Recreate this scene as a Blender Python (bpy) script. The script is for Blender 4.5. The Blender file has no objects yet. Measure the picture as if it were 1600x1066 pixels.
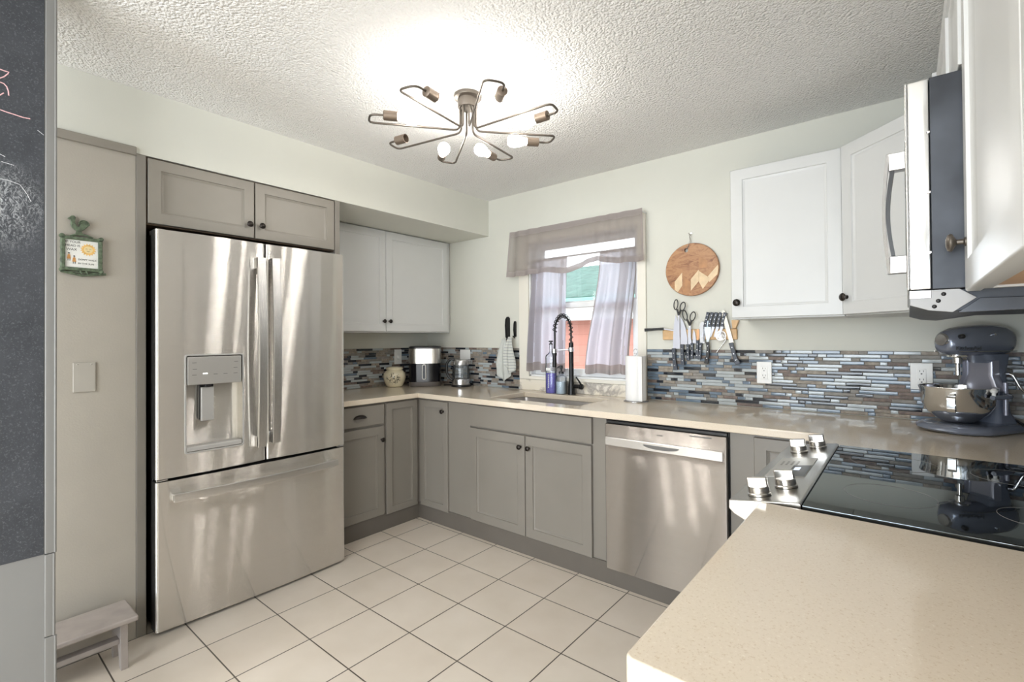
import bpy, bmesh, math, random
from mathutils import Vector, Matrix
random.seed(7)
PI = math.pi
scene = bpy.context.scene
COL = scene.collection

# ------------------------------------------------------------------ camera
CAM = Vector((3.4, -2.9222, 1.3052))
PHI, RHO, PIT, FPX, V0 = -0.687, 0.0075, 0.0092, 754.2, 522.07
s_, c_ = math.sin(PHI), math.cos(PHI)
R0, F0, U0 = Vector((c_, -s_, 0)), Vector((s_, c_, 0)), Vector((0, 0, 1))
FW = F0*math.cos(PIT) + U0*math.sin(PIT)
U1 = U0*math.cos(PIT) - F0*math.sin(PIT)
RT = R0*math.cos(RHO) - U1*math.sin(RHO)
UP = R0*math.sin(RHO) + U1*math.cos(RHO)
cam_data = bpy.data.cameras.new('camera')
cam = bpy.data.objects.new('camera', cam_data)
COL.objects.link(cam)
M4 = Matrix.Identity(4)
for i in range(3):
    M4[i][0], M4[i][1], M4[i][2], M4[i][3] = RT[i], UP[i], -FW[i], CAM[i]
cam.matrix_world = M4
cam_data.sensor_fit = 'HORIZONTAL'
cam_data.sensor_width = 36.0
cam_data.lens = FPX/1600*36.0
cam_data.shift_y = (V0-533.0)/1600.0
cam_data.clip_start = 0.02
scene.camera = cam

# ------------------------------------------------------------------ light
EXPOSURE = 0.14
SKY = 4.6
REAR_LIGHT = 96.0
SIDE_LIGHT = 58.0
BULB = 40.0
DINING_FILL = 62.0
scene.view_settings.view_transform = 'Standard'
scene.view_settings.look = 'None'
scene.view_settings.gamma = 1.0
scene.view_settings.use_curve_mapping = False
scene.view_settings.exposure = EXPOSURE
world = bpy.data.worlds.new('sky')
scene.world = world
world.use_nodes = True
bg = world.node_tree.nodes['Background']
bg.inputs['Color'].default_value = (0.86, 0.93, 1.0, 1)
bg.inputs['Strength'].default_value = SKY

def area(name, loc, rot, sx, sy, power, color):
    d = bpy.data.lights.new(name, 'AREA')
    d.shape = 'RECTANGLE'; d.size = sx; d.size_y = sy; d.energy = power; d.color = color
    o = bpy.data.objects.new(name, d); COL.objects.link(o)
    o.location = loc; o.rotation_euler = rot
    return o
# added daylight-coloured fill in an assumed rear-wall opening, unseen behind the camera
area('rear_opening_fill', (2.45, -7.12, 1.25), (PI/2, 0, 0), 2.1, 2.0, REAR_LIGHT, (0.80, 0.90, 1.0))
# added side fill at the unseen right-hand wall, lifting surfaces that face right
area('dining_side_fill', (3.92, -5.2, 1.25), (PI/2, 0, PI/2), 2.4, 1.8, SIDE_LIGHT, (1.0, 0.97, 0.93))

# added soft fill under the unseen dining ceiling, well behind the camera
area('dining_fill_light', (2.3, -5.3, 2.40), (0, 0, 0), 1.5, 1.5, DINING_FILL, (1.0, 0.97, 0.93))

# ------------------------------------------------------------------ materials
def nodes_of(name):
    m = bpy.data.materials.new(name); m.use_nodes = True
    nt = m.node_tree
    return m, nt, nt.nodes['Principled BSDF']
def coords(nt, kind='Object'):
    return nt.nodes.new('ShaderNodeTexCoord').outputs[kind]
def noise(nt, vec, scale, detail=3, rough=0.5):
    n = nt.nodes.new('ShaderNodeTexNoise')
    n.inputs['Scale'].default_value = scale; n.inputs['Detail'].default_value = detail
    n.inputs['Roughness'].default_value = rough
    nt.links.new(vec, n.inputs['Vector'])
    return n
def ramp(nt, fac, stops):
    r = nt.nodes.new('ShaderNodeValToRGB')
    while len(r.color_ramp.elements) < len(stops): r.color_ramp.elements.new(0.5)
    for e, (p, c) in zip(r.color_ramp.elements, stops):
        e.position = p; e.color = (*c, 1) if len(c) == 3 else c
    nt.links.new(fac, r.inputs['Fac'])
    return r
def bump(nt, b, height, strength, dist):
    n = nt.nodes.new('ShaderNodeBump')
    n.inputs['Strength'].default_value = strength; n.inputs['Distance'].default_value = dist
    nt.links.new(height, n.inputs['Height']); nt.links.new(n.outputs['Normal'], b.inputs['Normal'])
    return n
def mat(name, col, rough=0.5, metal=0.0, var=0.04, vscale=6.0, bmp=0.0, bscale=60.0, bdist=0.002, spec=0.5, coat=0.0, emit=None, stint=(1, 1, 1)):
    m, nt, b = nodes_of(name)
    v = coords(nt)
    n = noise(nt, v, vscale)
    lo = tuple(max(0, c*(1-var)) for c in col); hi = tuple(min(1, c*(1+var)) for c in col)
    r = ramp(nt, n.outputs['Fac'], [(0.3, lo), (0.7, hi)])
    nt.links.new(r.outputs['Color'], b.inputs['Base Color'])
    b.inputs['Roughness'].default_value = rough; b.inputs['Metallic'].default_value = metal
    b.inputs['Specular IOR Level'].default_value = spec
    b.inputs['Specular Tint'].default_value = (*stint, 1)
    b.inputs['Coat Weight'].default_value = coat
    if bmp:
        bn = noise(nt, v, bscale, 4)
        bump(nt, b, bn.outputs['Fac'], bmp, bdist)
    if emit:
        b.inputs['Emission Color'].default_value = (*emit[0], 1); b.inputs['Emission Strength'].default_value = emit[1]
    return m
def steel(name, col=(0.62, 0.60, 0.575), rough=0.2, spread=0.8, var=0.05, grain='z', peaked=True):
    """brushed stainless: fine grooves scatter the reflection across the grain"""
    m, nt, b = nodes_of(name)
    v = coords(nt)
    mp = nt.nodes.new('ShaderNodeMapping'); mp.inputs['Scale'].default_value = (1.5, 1.5, 260) if grain == 'z' else (260, 1.5, 1.5)
    nt.links.new(v, mp.inputs['Vector'])
    n = noise(nt, mp.outputs['Vector'], 3.0, 3)
    r = ramp(nt, n.outputs['Fac'], [(0.3, tuple(c*(1-var) for c in col)), (0.7, tuple(min(1, c*(1+var)) for c in col))])
    nt.links.new(r.outputs['Color'], b.inputs['Base Color'])
    b.inputs['Metallic'].default_value = 1.0; b.inputs['Roughness'].default_value = rough
    ws = []
    for k in (91000.0, 137000.0):
        sc = nt.nodes.new('ShaderNodeVectorMath'); sc.operation = 'SCALE'; sc.inputs['Scale'].default_value = k
        nt.links.new(v, sc.inputs[0])
        w = nt.nodes.new('ShaderNodeTexWhiteNoise'); w.noise_dimensions = '3D'; nt.links.new(sc.outputs[0], w.inputs['Vector']); ws.append(w.outputs['Value'])
    ma = nt.nodes.new('ShaderNodeMath'); ma.operation = 'MULTIPLY_ADD'; ma.inputs[1].default_value = spread*2; ma.inputs[2].default_value = -spread
    nt.links.new(ws[0], ma.inputs[0])
    if peaked:
        mm = nt.nodes.new('ShaderNodeMath'); mm.operation = 'MULTIPLY'; nt.links.new(ma.outputs[0], mm.inputs[0]); nt.links.new(ws[1], mm.inputs[1]); ma = mm
    cb = nt.nodes.new('ShaderNodeCombineXYZ'); nt.links.new(ma.outputs[0], cb.inputs['Z' if grain == 'z' else 'X'])
    ge = nt.nodes.new('ShaderNodeNewGeometry')
    av = nt.nodes.new('ShaderNodeVectorMath'); av.operation = 'ADD'; nt.links.new(ge.outputs['Normal'], av.inputs[0]); nt.links.new(cb.outputs[0], av.inputs[1])
    nv = nt.nodes.new('ShaderNodeVectorMath'); nv.operation = 'NORMALIZE'; nt.links.new(av.outputs[0], nv.inputs[0])
    nt.links.new(nv.outputs[0], b.inputs['Normal'])
    return m
def glass(name, tint=(0.95, 0.97, 0.98), body=0.06, bodycol=(0.8, 0.85, 0.9), ior=1.45):
    """thin-walled clear glass or plastic: mostly see-through, with a faint body and sharp reflections"""
    m, nt, b = nodes_of(name); nt.nodes.remove(b)
    n = noise(nt, coords(nt), 4.0)
    r = ramp(nt, n.outputs['Fac'], [(0.0, tuple(c*0.98 for c in tint)), (1.0, tint)])
    t = nt.nodes.new('ShaderNodeBsdfTransparent'); nt.links.new(r.outputs['Color'], t.inputs['Color'])
    d = nt.nodes.new('ShaderNodeBsdfDiffuse'); d.inputs['Color'].default_value = (*bodycol, 1)
    g = nt.nodes.new('ShaderNodeBsdfGlossy'); g.inputs['Roughness'].default_value = 0.03
    m1 = nt.nodes.new('ShaderNodeMixShader'); m1.inputs['Fac'].default_value = body
    nt.links.new(t.outputs[0], m1.inputs[1]); nt.links.new(d.outputs[0], m1.inputs[2])
    f = nt.nodes.new('ShaderNodeFresnel'); f.inputs['IOR'].default_value = ior
    m2 = nt.nodes.new('ShaderNodeMixShader'); nt.links.new(f.outputs[0], m2.inputs['Fac'])
    nt.links.new(m1.outputs[0], m2.inputs[1]); nt.links.new(g.outputs[0], m2.inputs[2])
    nt.links.new(m2.outputs[0], nt.nodes['Material Output'].inputs['Surface'])
    return m

WALL = mat('sage_wall_paint', (0.675, 0.675, 0.61), 0.6, var=0.012, bmp=0.25, bscale=190, bdist=0.001)
PANELP = mat('greige_wall_paint', (0.405, 0.375, 0.325), 0.45, var=0.03, bmp=0.35, bscale=150, bdist=0.001)
GREIGE = mat('greige_cabinet_paint', (0.228, 0.209, 0.183), 0.38, var=0.04, vscale=3)
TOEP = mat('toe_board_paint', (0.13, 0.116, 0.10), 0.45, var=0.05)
GREIGE_LIT = mat('greige_lamplit_paint', (0.27, 0.247, 0.213), 0.38, var=0.05, vscale=5)  # cabinet greige with the ceiling light's brightening put into the colour
GREYWALL = mat('light_grey_paint', (0.18, 0.18, 0.176), 0.5, var=0.02)
TRIMG = mat('grey_trim_paint', (0.17, 0.169, 0.163), 0.4, var=0.03)
WHITE = mat('white_cabinet_paint', (0.665, 0.672, 0.665), 0.35, var=0.012)
TRIMW = mat('cream_trim_paint', (0.80, 0.77, 0.69), 0.4, var=0.015)
VINYL = mat('white_vinyl', (0.82, 0.83, 0.83), 0.35, var=0.01)
PLATE = mat('white_plastic', (0.83, 0.83, 0.81), 0.3, var=0.01)
BEIGEPL = mat('greige_plastic', (0.42, 0.395, 0.35), 0.35, var=0.02)
BLACK = mat('black_plastic', (0.012, 0.012, 0.013), 0.35, var=0.2)
BLACKM = mat('black_metal', (0.02, 0.02, 0.021), 0.32, metal=0.6, var=0.2)
BRONZE = mat('dark_bronze', (0.030, 0.025, 0.022), 0.3, metal=0.7, var=0.2)
PEWTER = mat('pewter_lamp_metal', (0.16, 0.14, 0.12), 0.42, metal=0.9, var=0.08)
SOCKET = mat('bronze_socket_metal', (0.24, 0.19, 0.15), 0.45, metal=0.8, var=0.08)
DARKCASE = mat('dark_appliance_case', (0.02, 0.019, 0.018), 0.4, var=0.2)
MICROCASE = mat('dark_grey_sheet_metal', (0.055, 0.06, 0.07), 0.42, metal=0.5, var=0.35, vscale=9)
STEEL = steel('brushed_stainless', (0.74, 0.72, 0.69), 0.06, 1.05)
STEELD = steel('dishwasher_stainless', (0.46, 0.43, 0.412), 0.08, 0.9, peaked=False)
STEELH = steel('handle_stainless', (0.70, 0.69, 0.68), 0.25, 0.4)
STEELP = mat('satin_panel_metal', (0.50, 0.485, 0.46), 0.42, metal=0.7, var=0.02)
SILVER = mat('silver_plastic', (0.55, 0.54, 0.52), 0.35, metal=0.5, var=0.02)
CHROME = mat('chrome', (0.80, 0.80, 0.80), 0.09, metal=1.0, var=0.02)
KNOBM = mat('polished_knob_metal', (0.62, 0.60, 0.57), 0.22, metal=1.0, var=0.03)
SATIN = mat('satin_steel', (0.66, 0.66, 0.67), 0.25, metal=1.0, var=0.03)
BLADE = mat('knife_blade_steel', (0.50, 0.51, 0.57), 0.35, metal=0.5, var=0.03)
BLACKGLASS = mat('black_ceramic_glass', (0.008, 0.009, 0.011), 0.02, var=0.1, spec=1.0, stint=(0.80, 0.93, 1.0))
HANDLEB = mat('blue_black_handle', (0.045, 0.055, 0.075), 0.4, var=0.15)
MAPLE = mat('maple_wood', (0.62, 0.40, 0.20), 0.45, var=0.12, vscale=25)
UNDERWOOD = mat('pale_plywood', (0.62, 0.42, 0.27), 0.5, var=0.1, vscale=8)
PAPER = mat('white_paper_towel', (0.88, 0.88, 0.88), 0.9, var=0.01, bmp=0.3, bscale=120)
STOOLP = mat('weathered_grey_stool_paint', (0.37, 0.33, 0.305), 0.5, var=0.1, vscale=14)
MIXP = mat('slate_blue_enamel', (0.21, 0.235, 0.30), 0.2, metal=0.3, var=0.04, coat=0.5)
MIXL = mat('lavender_grey_enamel', (0.34, 0.34, 0.40), 0.25, metal=0.3, var=0.03, coat=0.4)
IRON = mat('green_cast_iron', (0.10, 0.135, 0.085), 0.5, var=0.5, vscale=70)
CERAMIC = mat('glazed_white_tile', (0.82, 0.82, 0.78), 0.2, var=0.02)
YELLOW = mat('sun_yellow_glaze', (0.80, 0.50, 0.16), 0.3, var=0.2, vscale=60)
ORANGE = mat('figure_orange_glaze', (0.60, 0.30, 0.10), 0.3, var=0.2, vscale=60)
INK = mat('black_ink', (0.06, 0.065, 0.07), 0.5, var=0.1)
TEXTG = mat('grey_print', (0.16, 0.155, 0.15), 0.5, var=0.1)
CHALKP = mat('pink_chalk', (0.62, 0.38, 0.39), 0.9, var=0.3, vscale=300)
CHALKW = mat('white_chalk', (0.55, 0.56, 0.58), 0.9, var=0.3, vscale=300)
CLOTHG = mat('pale_grey_cloth', (0.56, 0.58, 0.55), 0.9, var=0.05, vscale=40, bmp=0.5, bscale=400)
CONCRETE = mat('outdoor_ground', (0.35, 0.36, 0.30), 0.9, var=0.2)
SINKM = mat('sink_steel', (0.50, 0.47, 0.45), 0.35, metal=0.8, var=0.05)
CLEAR = glass('clear_glass')
FROST = glass('clear_plastic', (0.95, 0.97, 0.99), 0.10, (0.85, 0.9, 0.97), 1.4)
PURPLE = mat('purple_dish_soap', (0.10, 0.07, 0.52), 0.15, var=0.1)
SOAPC = mat('pale_blue_soap', (0.62, 0.74, 0.82), 0.2, var=0.03)
SCREEN = mat('lit_display', (0.05, 0.05, 0.06), 0.2, emit=((0.8, 0.9, 1.0), 1.0))
LENSL = mat('lit_indicator', (0.8, 0.8, 0.8), 0.2, emit=((1, 1, 1), 0.8))
SHADOWGAP = mat('dark_gap', (0.02, 0.018, 0.016), 0.8)
TAN = mat('brown_case_edge', (0.10, 0.065, 0.04), 0.5)

BLACKGLASS.node_tree.nodes['Principled BSDF'].inputs['IOR'].default_value = 1.9
def m_ceiling():
    m, nt, b = nodes_of('popcorn_ceiling')
    v = coords(nt)
    a = noise(nt, v, 80, 3, 0.6); w = nt.nodes.new('ShaderNodeTexVoronoi'); w.inputs['Scale'].default_value = 110
    nt.links.new(v, w.inputs['Vector'])
    ml = nt.nodes.new('ShaderNodeMath'); ml.operation = 'MULTIPLY_ADD'; ml.inputs[1].default_value = -0.8
    nt.links.new(w.outputs['Distance'], ml.inputs[0]); nt.links.new(a.outputs['Fac'], ml.inputs[2])
    b.inputs['Base Color'].default_value = (0.87, 0.865, 0.85, 1); b.inputs['Roughness'].default_value = 0.9
    bump(nt, b, ml.outputs[0], 0.85, 0.009)
    return m
CEIL = m_ceiling()

def m_floor():
    m, nt, b = nodes_of('cream_floor_tile')
    v = coords(nt)
    mp = nt.nodes.new('ShaderNodeMapping'); mp.vector_type = 'POINT'
    T = 0.3022
    mp.inputs['Location'].default_value = (-0.7639+T*10, 0.6425+T*40, 0)
    nt.links.new(v, mp.inputs['Vector'])
    br = nt.nodes.new('ShaderNodeTexBrick')
    br.offset = 0.0; br.squash = 1.0
    br.inputs['Scale'].default_value = 1.0
    br.inputs['Brick Width'].default_value = T; br.inputs['Row Height'].default_value = T
    br.inputs['Mortar Size'].default_value = 0.0028; br.inputs['Mortar Smooth'].default_value = 0.1; br.inputs['Bias'].default_value = 0
    br.inputs['Color1'].default_value = (0.70, 0.625, 0.54, 1); br.inputs['Color2'].default_value = (0.73, 0.66, 0.575, 1)
    br.inputs['Mortar'].default_value = (0.10, 0.085, 0.07, 1)
    nt.links.new(mp.outputs['Vector'], br.inputs['Vector'])
    n = noise(nt, v, 5, 4)
    r = ramp(nt, n.outputs['Fac'], [(0.3, (0.93, 0.92, 0.90)), (0.7, (1.0, 1.0, 1.0))])
    mx = nt.nodes.new('ShaderNodeMixRGB'); mx.blend_type = 'MULTIPLY'; mx.inputs['Fac'].default_value = 1
    nt.links.new(br.outputs['Color'], mx.inputs['Color1']); nt.links.new(r.outputs['Color'], mx.inputs['Color2'])
    nt.links.new(mx.outputs['Color'], b.inputs['Base Color'])
    b.inputs['Roughness'].default_value = 0.33
    inv = nt.nodes.new('ShaderNodeMath'); inv.operation = 'SUBTRACT'; inv.inputs[0].default_value = 1.0
    nt.links.new(br.outputs['Fac'], inv.inputs[1])
    bump(nt, b, inv.outputs[0], 0.5, 0.002)
    return m
FLOOR = m_floor()

def m_counter():
    m, nt, b = nodes_of('speckled_beige_quartz')
    v = coords(nt)
    n1 = noise(nt, v, 260, 2, 0.6); r1 = ramp(nt, n1.outputs['Fac'], [(0.30, (0.64, 0.53, 0.40)), (0.40, (0.735, 0.645, 0.525)), (0.66, (0.75, 0.66, 0.54)), (0.74, (0.82, 0.75, 0.63))])
    w = nt.nodes.new('ShaderNodeTexVoronoi'); w.inputs['Scale'].default_value = 55; nt.links.new(v, w.inputs['Vector'])
    r2 = ramp(nt, w.outputs['Distance'], [(0.045, (0.55, 0.47, 0.38)), (0.075, (1, 1, 1))])
    n2 = noise(nt, v, 2.2, 3); r3 = ramp(nt, n2.outputs['Fac'], [(0.3, (0.95, 0.94, 0.93)), (0.7, (1, 1, 1))])
    mx = nt.nodes.new('ShaderNodeMixRGB'); mx.blend_type = 'MULTIPLY'; mx.inputs['Fac'].default_value = 0.5
    nt.links.new(r1.outputs['Color'], mx.inputs['Color1']); nt.links.new(r2.outputs['Color'], mx.inputs['Color2'])
    mx2 = nt.nodes.new('ShaderNodeMixRGB'); mx2.blend_type = 'MULTIPLY'; mx2.inputs['Fac'].default_value = 1
    nt.links.new(mx.outputs['Color'], mx2.inputs['Color1']); nt.links.new(r3.outputs['Color'], mx2.inputs['Color2'])
    nt.links.new(mx2.outputs['Color'], b.inputs['Base Color'])
    b.inputs['Roughness'].default_value = 0.10
    return m
COUNTER = m_counter()

def m_marble():
    m, nt, b = nodes_of('veined_cream_marble')
    v = coords(nt)
    n = noise(nt, v, 3.0, 5, 0.6)
    n.inputs['Distortion'].default_value = 1.6
    r = ramp(nt, n.outputs['Fac'], [(0.0, (0.78, 0.73, 0.62)), (0.52, (0.80, 0.75, 0.65)), (0.585, (0.40, 0.37, 0.34)), (0.64, (0.76, 0.72, 0.65)), (1.0, (0.80, 0.77, 0.70))])
    nt.links.new(r.outputs['Color'], b.inputs['Base Color']); b.inputs['Roughness'].default_value = 0.15
    return m
MARBLE = m_marble()

def m_chalkboard():
    m, nt, b = nodes_of('chalkboard_paint')
    v = coords(nt)
    n = noise(nt, v, 7, 6, 0.7); r = ramp(nt, n.outputs['Fac'], [(0.3, (0.018, 0.021, 0.027)), (0.75, (0.040, 0.044, 0.053))])
    # wiped cloud of chalk dust, a patch of its own on the board
    mp = nt.nodes.new('ShaderNodeMapping'); mp.vector_type = 'POINT'
    mp.inputs['Location'].default_value = (0, -0.425*9, -1.03*6.5); mp.inputs['Scale'].default_value = (0, 9, 6.5)
    nt.links.new(v, mp.inputs['Vector'])
    ln = nt.nodes.new('ShaderNodeVectorMath'); ln.operation = 'LENGTH'; nt.links.new(mp.outputs['Vector'], ln.inputs[0])
    rm = ramp(nt, ln.outputs['Value'], [(0.15, (1, 1, 1)), (0.95, (0, 0, 0))])
    mw = nt.nodes.new('ShaderNodeMapping'); mw.inputs['Scale'].default_value = (1, 1.6, 1); nt.links.new(v, mw.inputs['Vector'])
    n2 = noise(nt, mw.outputs['Vector'], 48, 5, 0.8); n2.inputs['Distortion'].default_value = 2.0
    r2 = ramp(nt, n2.outputs['Fac'], [(0.48, (0, 0, 0)), (0.66, (0.8, 0.8, 0.8))])
    ml = nt.nodes.new('ShaderNodeMath'); ml.operation = 'MULTIPLY'; nt.links.new(rm.outputs['Color'], ml.inputs[0]); nt.links.new(r2.outputs['Color'], ml.inputs[1])
    n3 = noise(nt, v, 230, 2, 0.6); r3 = ramp(nt, n3.outputs['Fac'], [(0.56, (0, 0, 0)), (0.75, (0.11, 0.11, 0.11))])
    ad = nt.nodes.new('ShaderNodeMath'); ad.operation = 'ADD'; nt.links.new(ml.outputs[0], ad.inputs[0]); nt.links.new(r3.outputs['Color'], ad.inputs[1])
    mx = nt.nodes.new('ShaderNodeMixRGB'); nt.links.new(ad.outputs[0], mx.inputs['Fac'])
    nt.links.new(r.outputs['Color'], mx.inputs['Color1']); mx.inputs['Color2'].default_value = (0.55, 0.57, 0.59, 1)
    nt.links.new(mx.outputs['Color'], b.inputs['Base Color']); b.inputs['Roughness'].default_value = 0.6
    bn = noise(nt, v, 200, 4); bump(nt, b, bn.outputs['Fac'], 0.4, 0.001)
    return m
CHALKB = m_chalkboard()

def m_board():
    m, nt, b = nodes_of('chevron_acacia_wood')
    v = coords(nt)
    mp = nt.nodes.new('ShaderNodeMapping'); mp.inputs['Scale'].default_value = (1, 1, 2.5); nt.links.new(v, mp.inputs['Vector'])
    n = noise(nt, mp.outputs['Vector'], 12, 6, 0.65); n.inputs['Distortion'].default_value = 1.2
    r = ramp(nt, n.outputs['Fac'], [(0.30, (0.13, 0.045, 0.02)), (0.42, (0.34, 0.155, 0.07)), (0.58, (0.47, 0.25, 0.115)), (0.72, (0.36, 0.17, 0.08))])
    nt.links.new(r.outputs['Color'], b.inputs['Base Color']); b.inputs['Roughness'].default_value = 0.4
    return m
ACACIA = m_board()
BEECH = mat('pale_beech_inlay', (0.74, 0.57, 0.36), 0.45, var=0.1, vscale=30)
ACACIA2 = mat('reddish_acacia_inlay', (0.42, 0.21, 0.09), 0.45, var=0.18, vscale=22)

def m_fabric(name, col, through, transl):
    m, nt, b = nodes_of(name)
    v = coords(nt)
    n = noise(nt, v, 300, 2); r = ramp(nt, n.outputs['Fac'], [(0.3, tuple(c*0.93 for c in col)), (0.7, col)])
    out = nt.nodes['Material Output']
    nt.nodes.remove(b)
    d = nt.nodes.new('ShaderNodeBsdfDiffuse'); t = nt.nodes.new('ShaderNodeBsdfTranslucent'); tr = nt.nodes.new('ShaderNodeBsdfTransparent')
    nt.links.new(r.outputs['Color'], d.inputs['Color']); nt.links.new(r.outputs['Color'], t.inputs['Color'])
    m1 = nt.nodes.new('ShaderNodeMixShader'); m1.inputs['Fac'].default_value = transl
    nt.links.new(d.outputs[0], m1.inputs[1]); nt.links.new(t.outputs[0], m1.inputs[2])
    m2 = nt.nodes.new('ShaderNodeMixShader'); m2.inputs['Fac'].default_value = through
    nt.links.new(m1.outputs[0], m2.inputs[1]); nt.links.new(tr.outputs[0], m2.inputs[2])
    nt.links.new(m2.outputs[0], out.inputs['Surface'])
    return m
SHEER = m_fabric('grey_sheer_voile', (0.45, 0.405, 0.385), 0.36, 0.5)
SHEERD = m_fabric('grey_doubled_voile', (0.60, 0.575, 0.62), 0.03, 0.62)
SHEERC = m_fabric('grey_cafe_voile', (0.86, 0.86, 0.95), 0.07, 0.76)
HEMF = m_fabric('grey_voile_hem', (0.42, 0.375, 0.365), 0.04, 0.40)

def m_stripe():
    m, nt, b = nodes_of('striped_waffle_cloth')
    v = coords(nt)
    w = nt.nodes.new('ShaderNodeTexWave'); w.wave_type = 'BANDS'; w.bands_direction = 'Z'; w.inputs['Scale'].default_value = 14; w.inputs['Distortion'].default_value = 1.0
    nt.links.new(v, w.inputs['Vector'])
    r = ramp(nt, w.outputs['Fac'], [(0.25, (0.42, 0.44, 0.43)), (0.5, (0.60, 0.61, 0.57))])
    nt.links.new(r.outputs['Color'], b.inputs['Base Color']); b.inputs['Roughness'].default_value = 0.95
    return m
CLOTHS = m_stripe()

def m_crock():
    m, nt, b = nodes_of('cream_crock_with_flowers')
    v = coords(nt)
    n = noise(nt, v, 42, 3, 0.6); n.inputs['Distortion'].default_value = 1.5
    r = ramp(nt, n.outputs['Fac'], [(0.52, (0, 0, 0)), (0.56, (1, 1, 1))])
    mp = nt.nodes.new('ShaderNodeMapping'); mp.vector_type = 'POINT'
    mp.inputs['Location'].default_value = (-0.066*13, 0.062*13, -0.072*17); mp.inputs['Scale'].default_value = (13, 13, 17)
    nt.links.new(v, mp.inputs['Vector'])
    ln = nt.nodes.new('ShaderNodeVectorMath'); ln.operation = 'LENGTH'; nt.links.new(mp.outputs['Vector'], ln.inputs[0])
    rm = ramp(nt, ln.outputs['Value'], [(0.6, (1, 1, 1)), (0.9, (0, 0, 0))])
    ml = nt.nodes.new('ShaderNodeMath'); ml.operation = 'MULTIPLY'; nt.links.new(r.outputs['Color'], ml.inputs[0]); nt.links.new(rm.outputs['Color'], ml.inputs[1])
    mx = nt.nodes.new('ShaderNodeMixRGB'); nt.links.new(ml.outputs[0], mx.inputs['Fac'])
    mx.inputs['Color1'].default_value = (0.76, 0.69, 0.50, 1); mx.inputs['Color2'].default_value = (0.10, 0.085, 0.06, 1)
    nt.links.new(mx.outputs['Color'], b.inputs['Base Color']); b.inputs['Roughness'].default_value = 0.2
    return m
CROCK = m_crock()
CREAM = mat('cream_glaze', (0.76, 0.69, 0.50), 0.2, var=0.03)

def m_siding():
    m, nt, b = nodes_of('salmon_red_siding')
    v = coords(nt)
    w = nt.nodes.new('ShaderNodeTexWave'); w.wave_type = 'BANDS'; w.bands_direction = 'Z'; w.wave_profile = 'SAW'; w.inputs['Scale'].default_value = 1.6
    nt.links.new(v, w.inputs['Vector'])
    r = ramp(nt, w.outputs['Fac'], [(0.0, (0.30, 0.11, 0.08)), (0.06, (0.44, 0.185, 0.14)), (1.0, (0.46, 0.20, 0.15))])
    nt.links.new(r.outputs['Color'], b.inputs['Base Color']); b.inputs['Roughness'].default_value = 0.7
    return m
SIDING = m_siding()
ROOFT = mat('teal_roofing', (0.075, 0.13, 0.105), 0.8, var=0.25, vscale=5, spec=0.1)
FASCIA = mat('white_fascia_paint', (0.62, 0.64, 0.63), 0.5)
TEALP = mat('teal_trim_paint', (0.16, 0.34, 0.28), 0.5)

# mosaic tile glazes
MOS = [mat('mosaic_black_glass', (0.018, 0.022, 0.03), 0.07, var=0.2),
       mat('mosaic_slate_blue_glass', (0.14, 0.19, 0.25), 0.08, var=0.15, vscale=20),
       mat('mosaic_pale_grey_glass', (0.42, 0.46, 0.48), 0.09, var=0.06, vscale=20),
       mat('mosaic_tan_stone', (0.29, 0.25, 0.205), 0.5, var=0.3, vscale=50),
       mat('mosaic_brown_stone', (0.17, 0.125, 0.105), 0.5, var=0.35, vscale=50),
       mat('mosaic_grey_stone', (0.24, 0.225, 0.205), 0.5, var=0.2, vscale=40),
       mat('mosaic_grout', (0.36, 0.33, 0.29), 0.85, var=0.05)]

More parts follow.
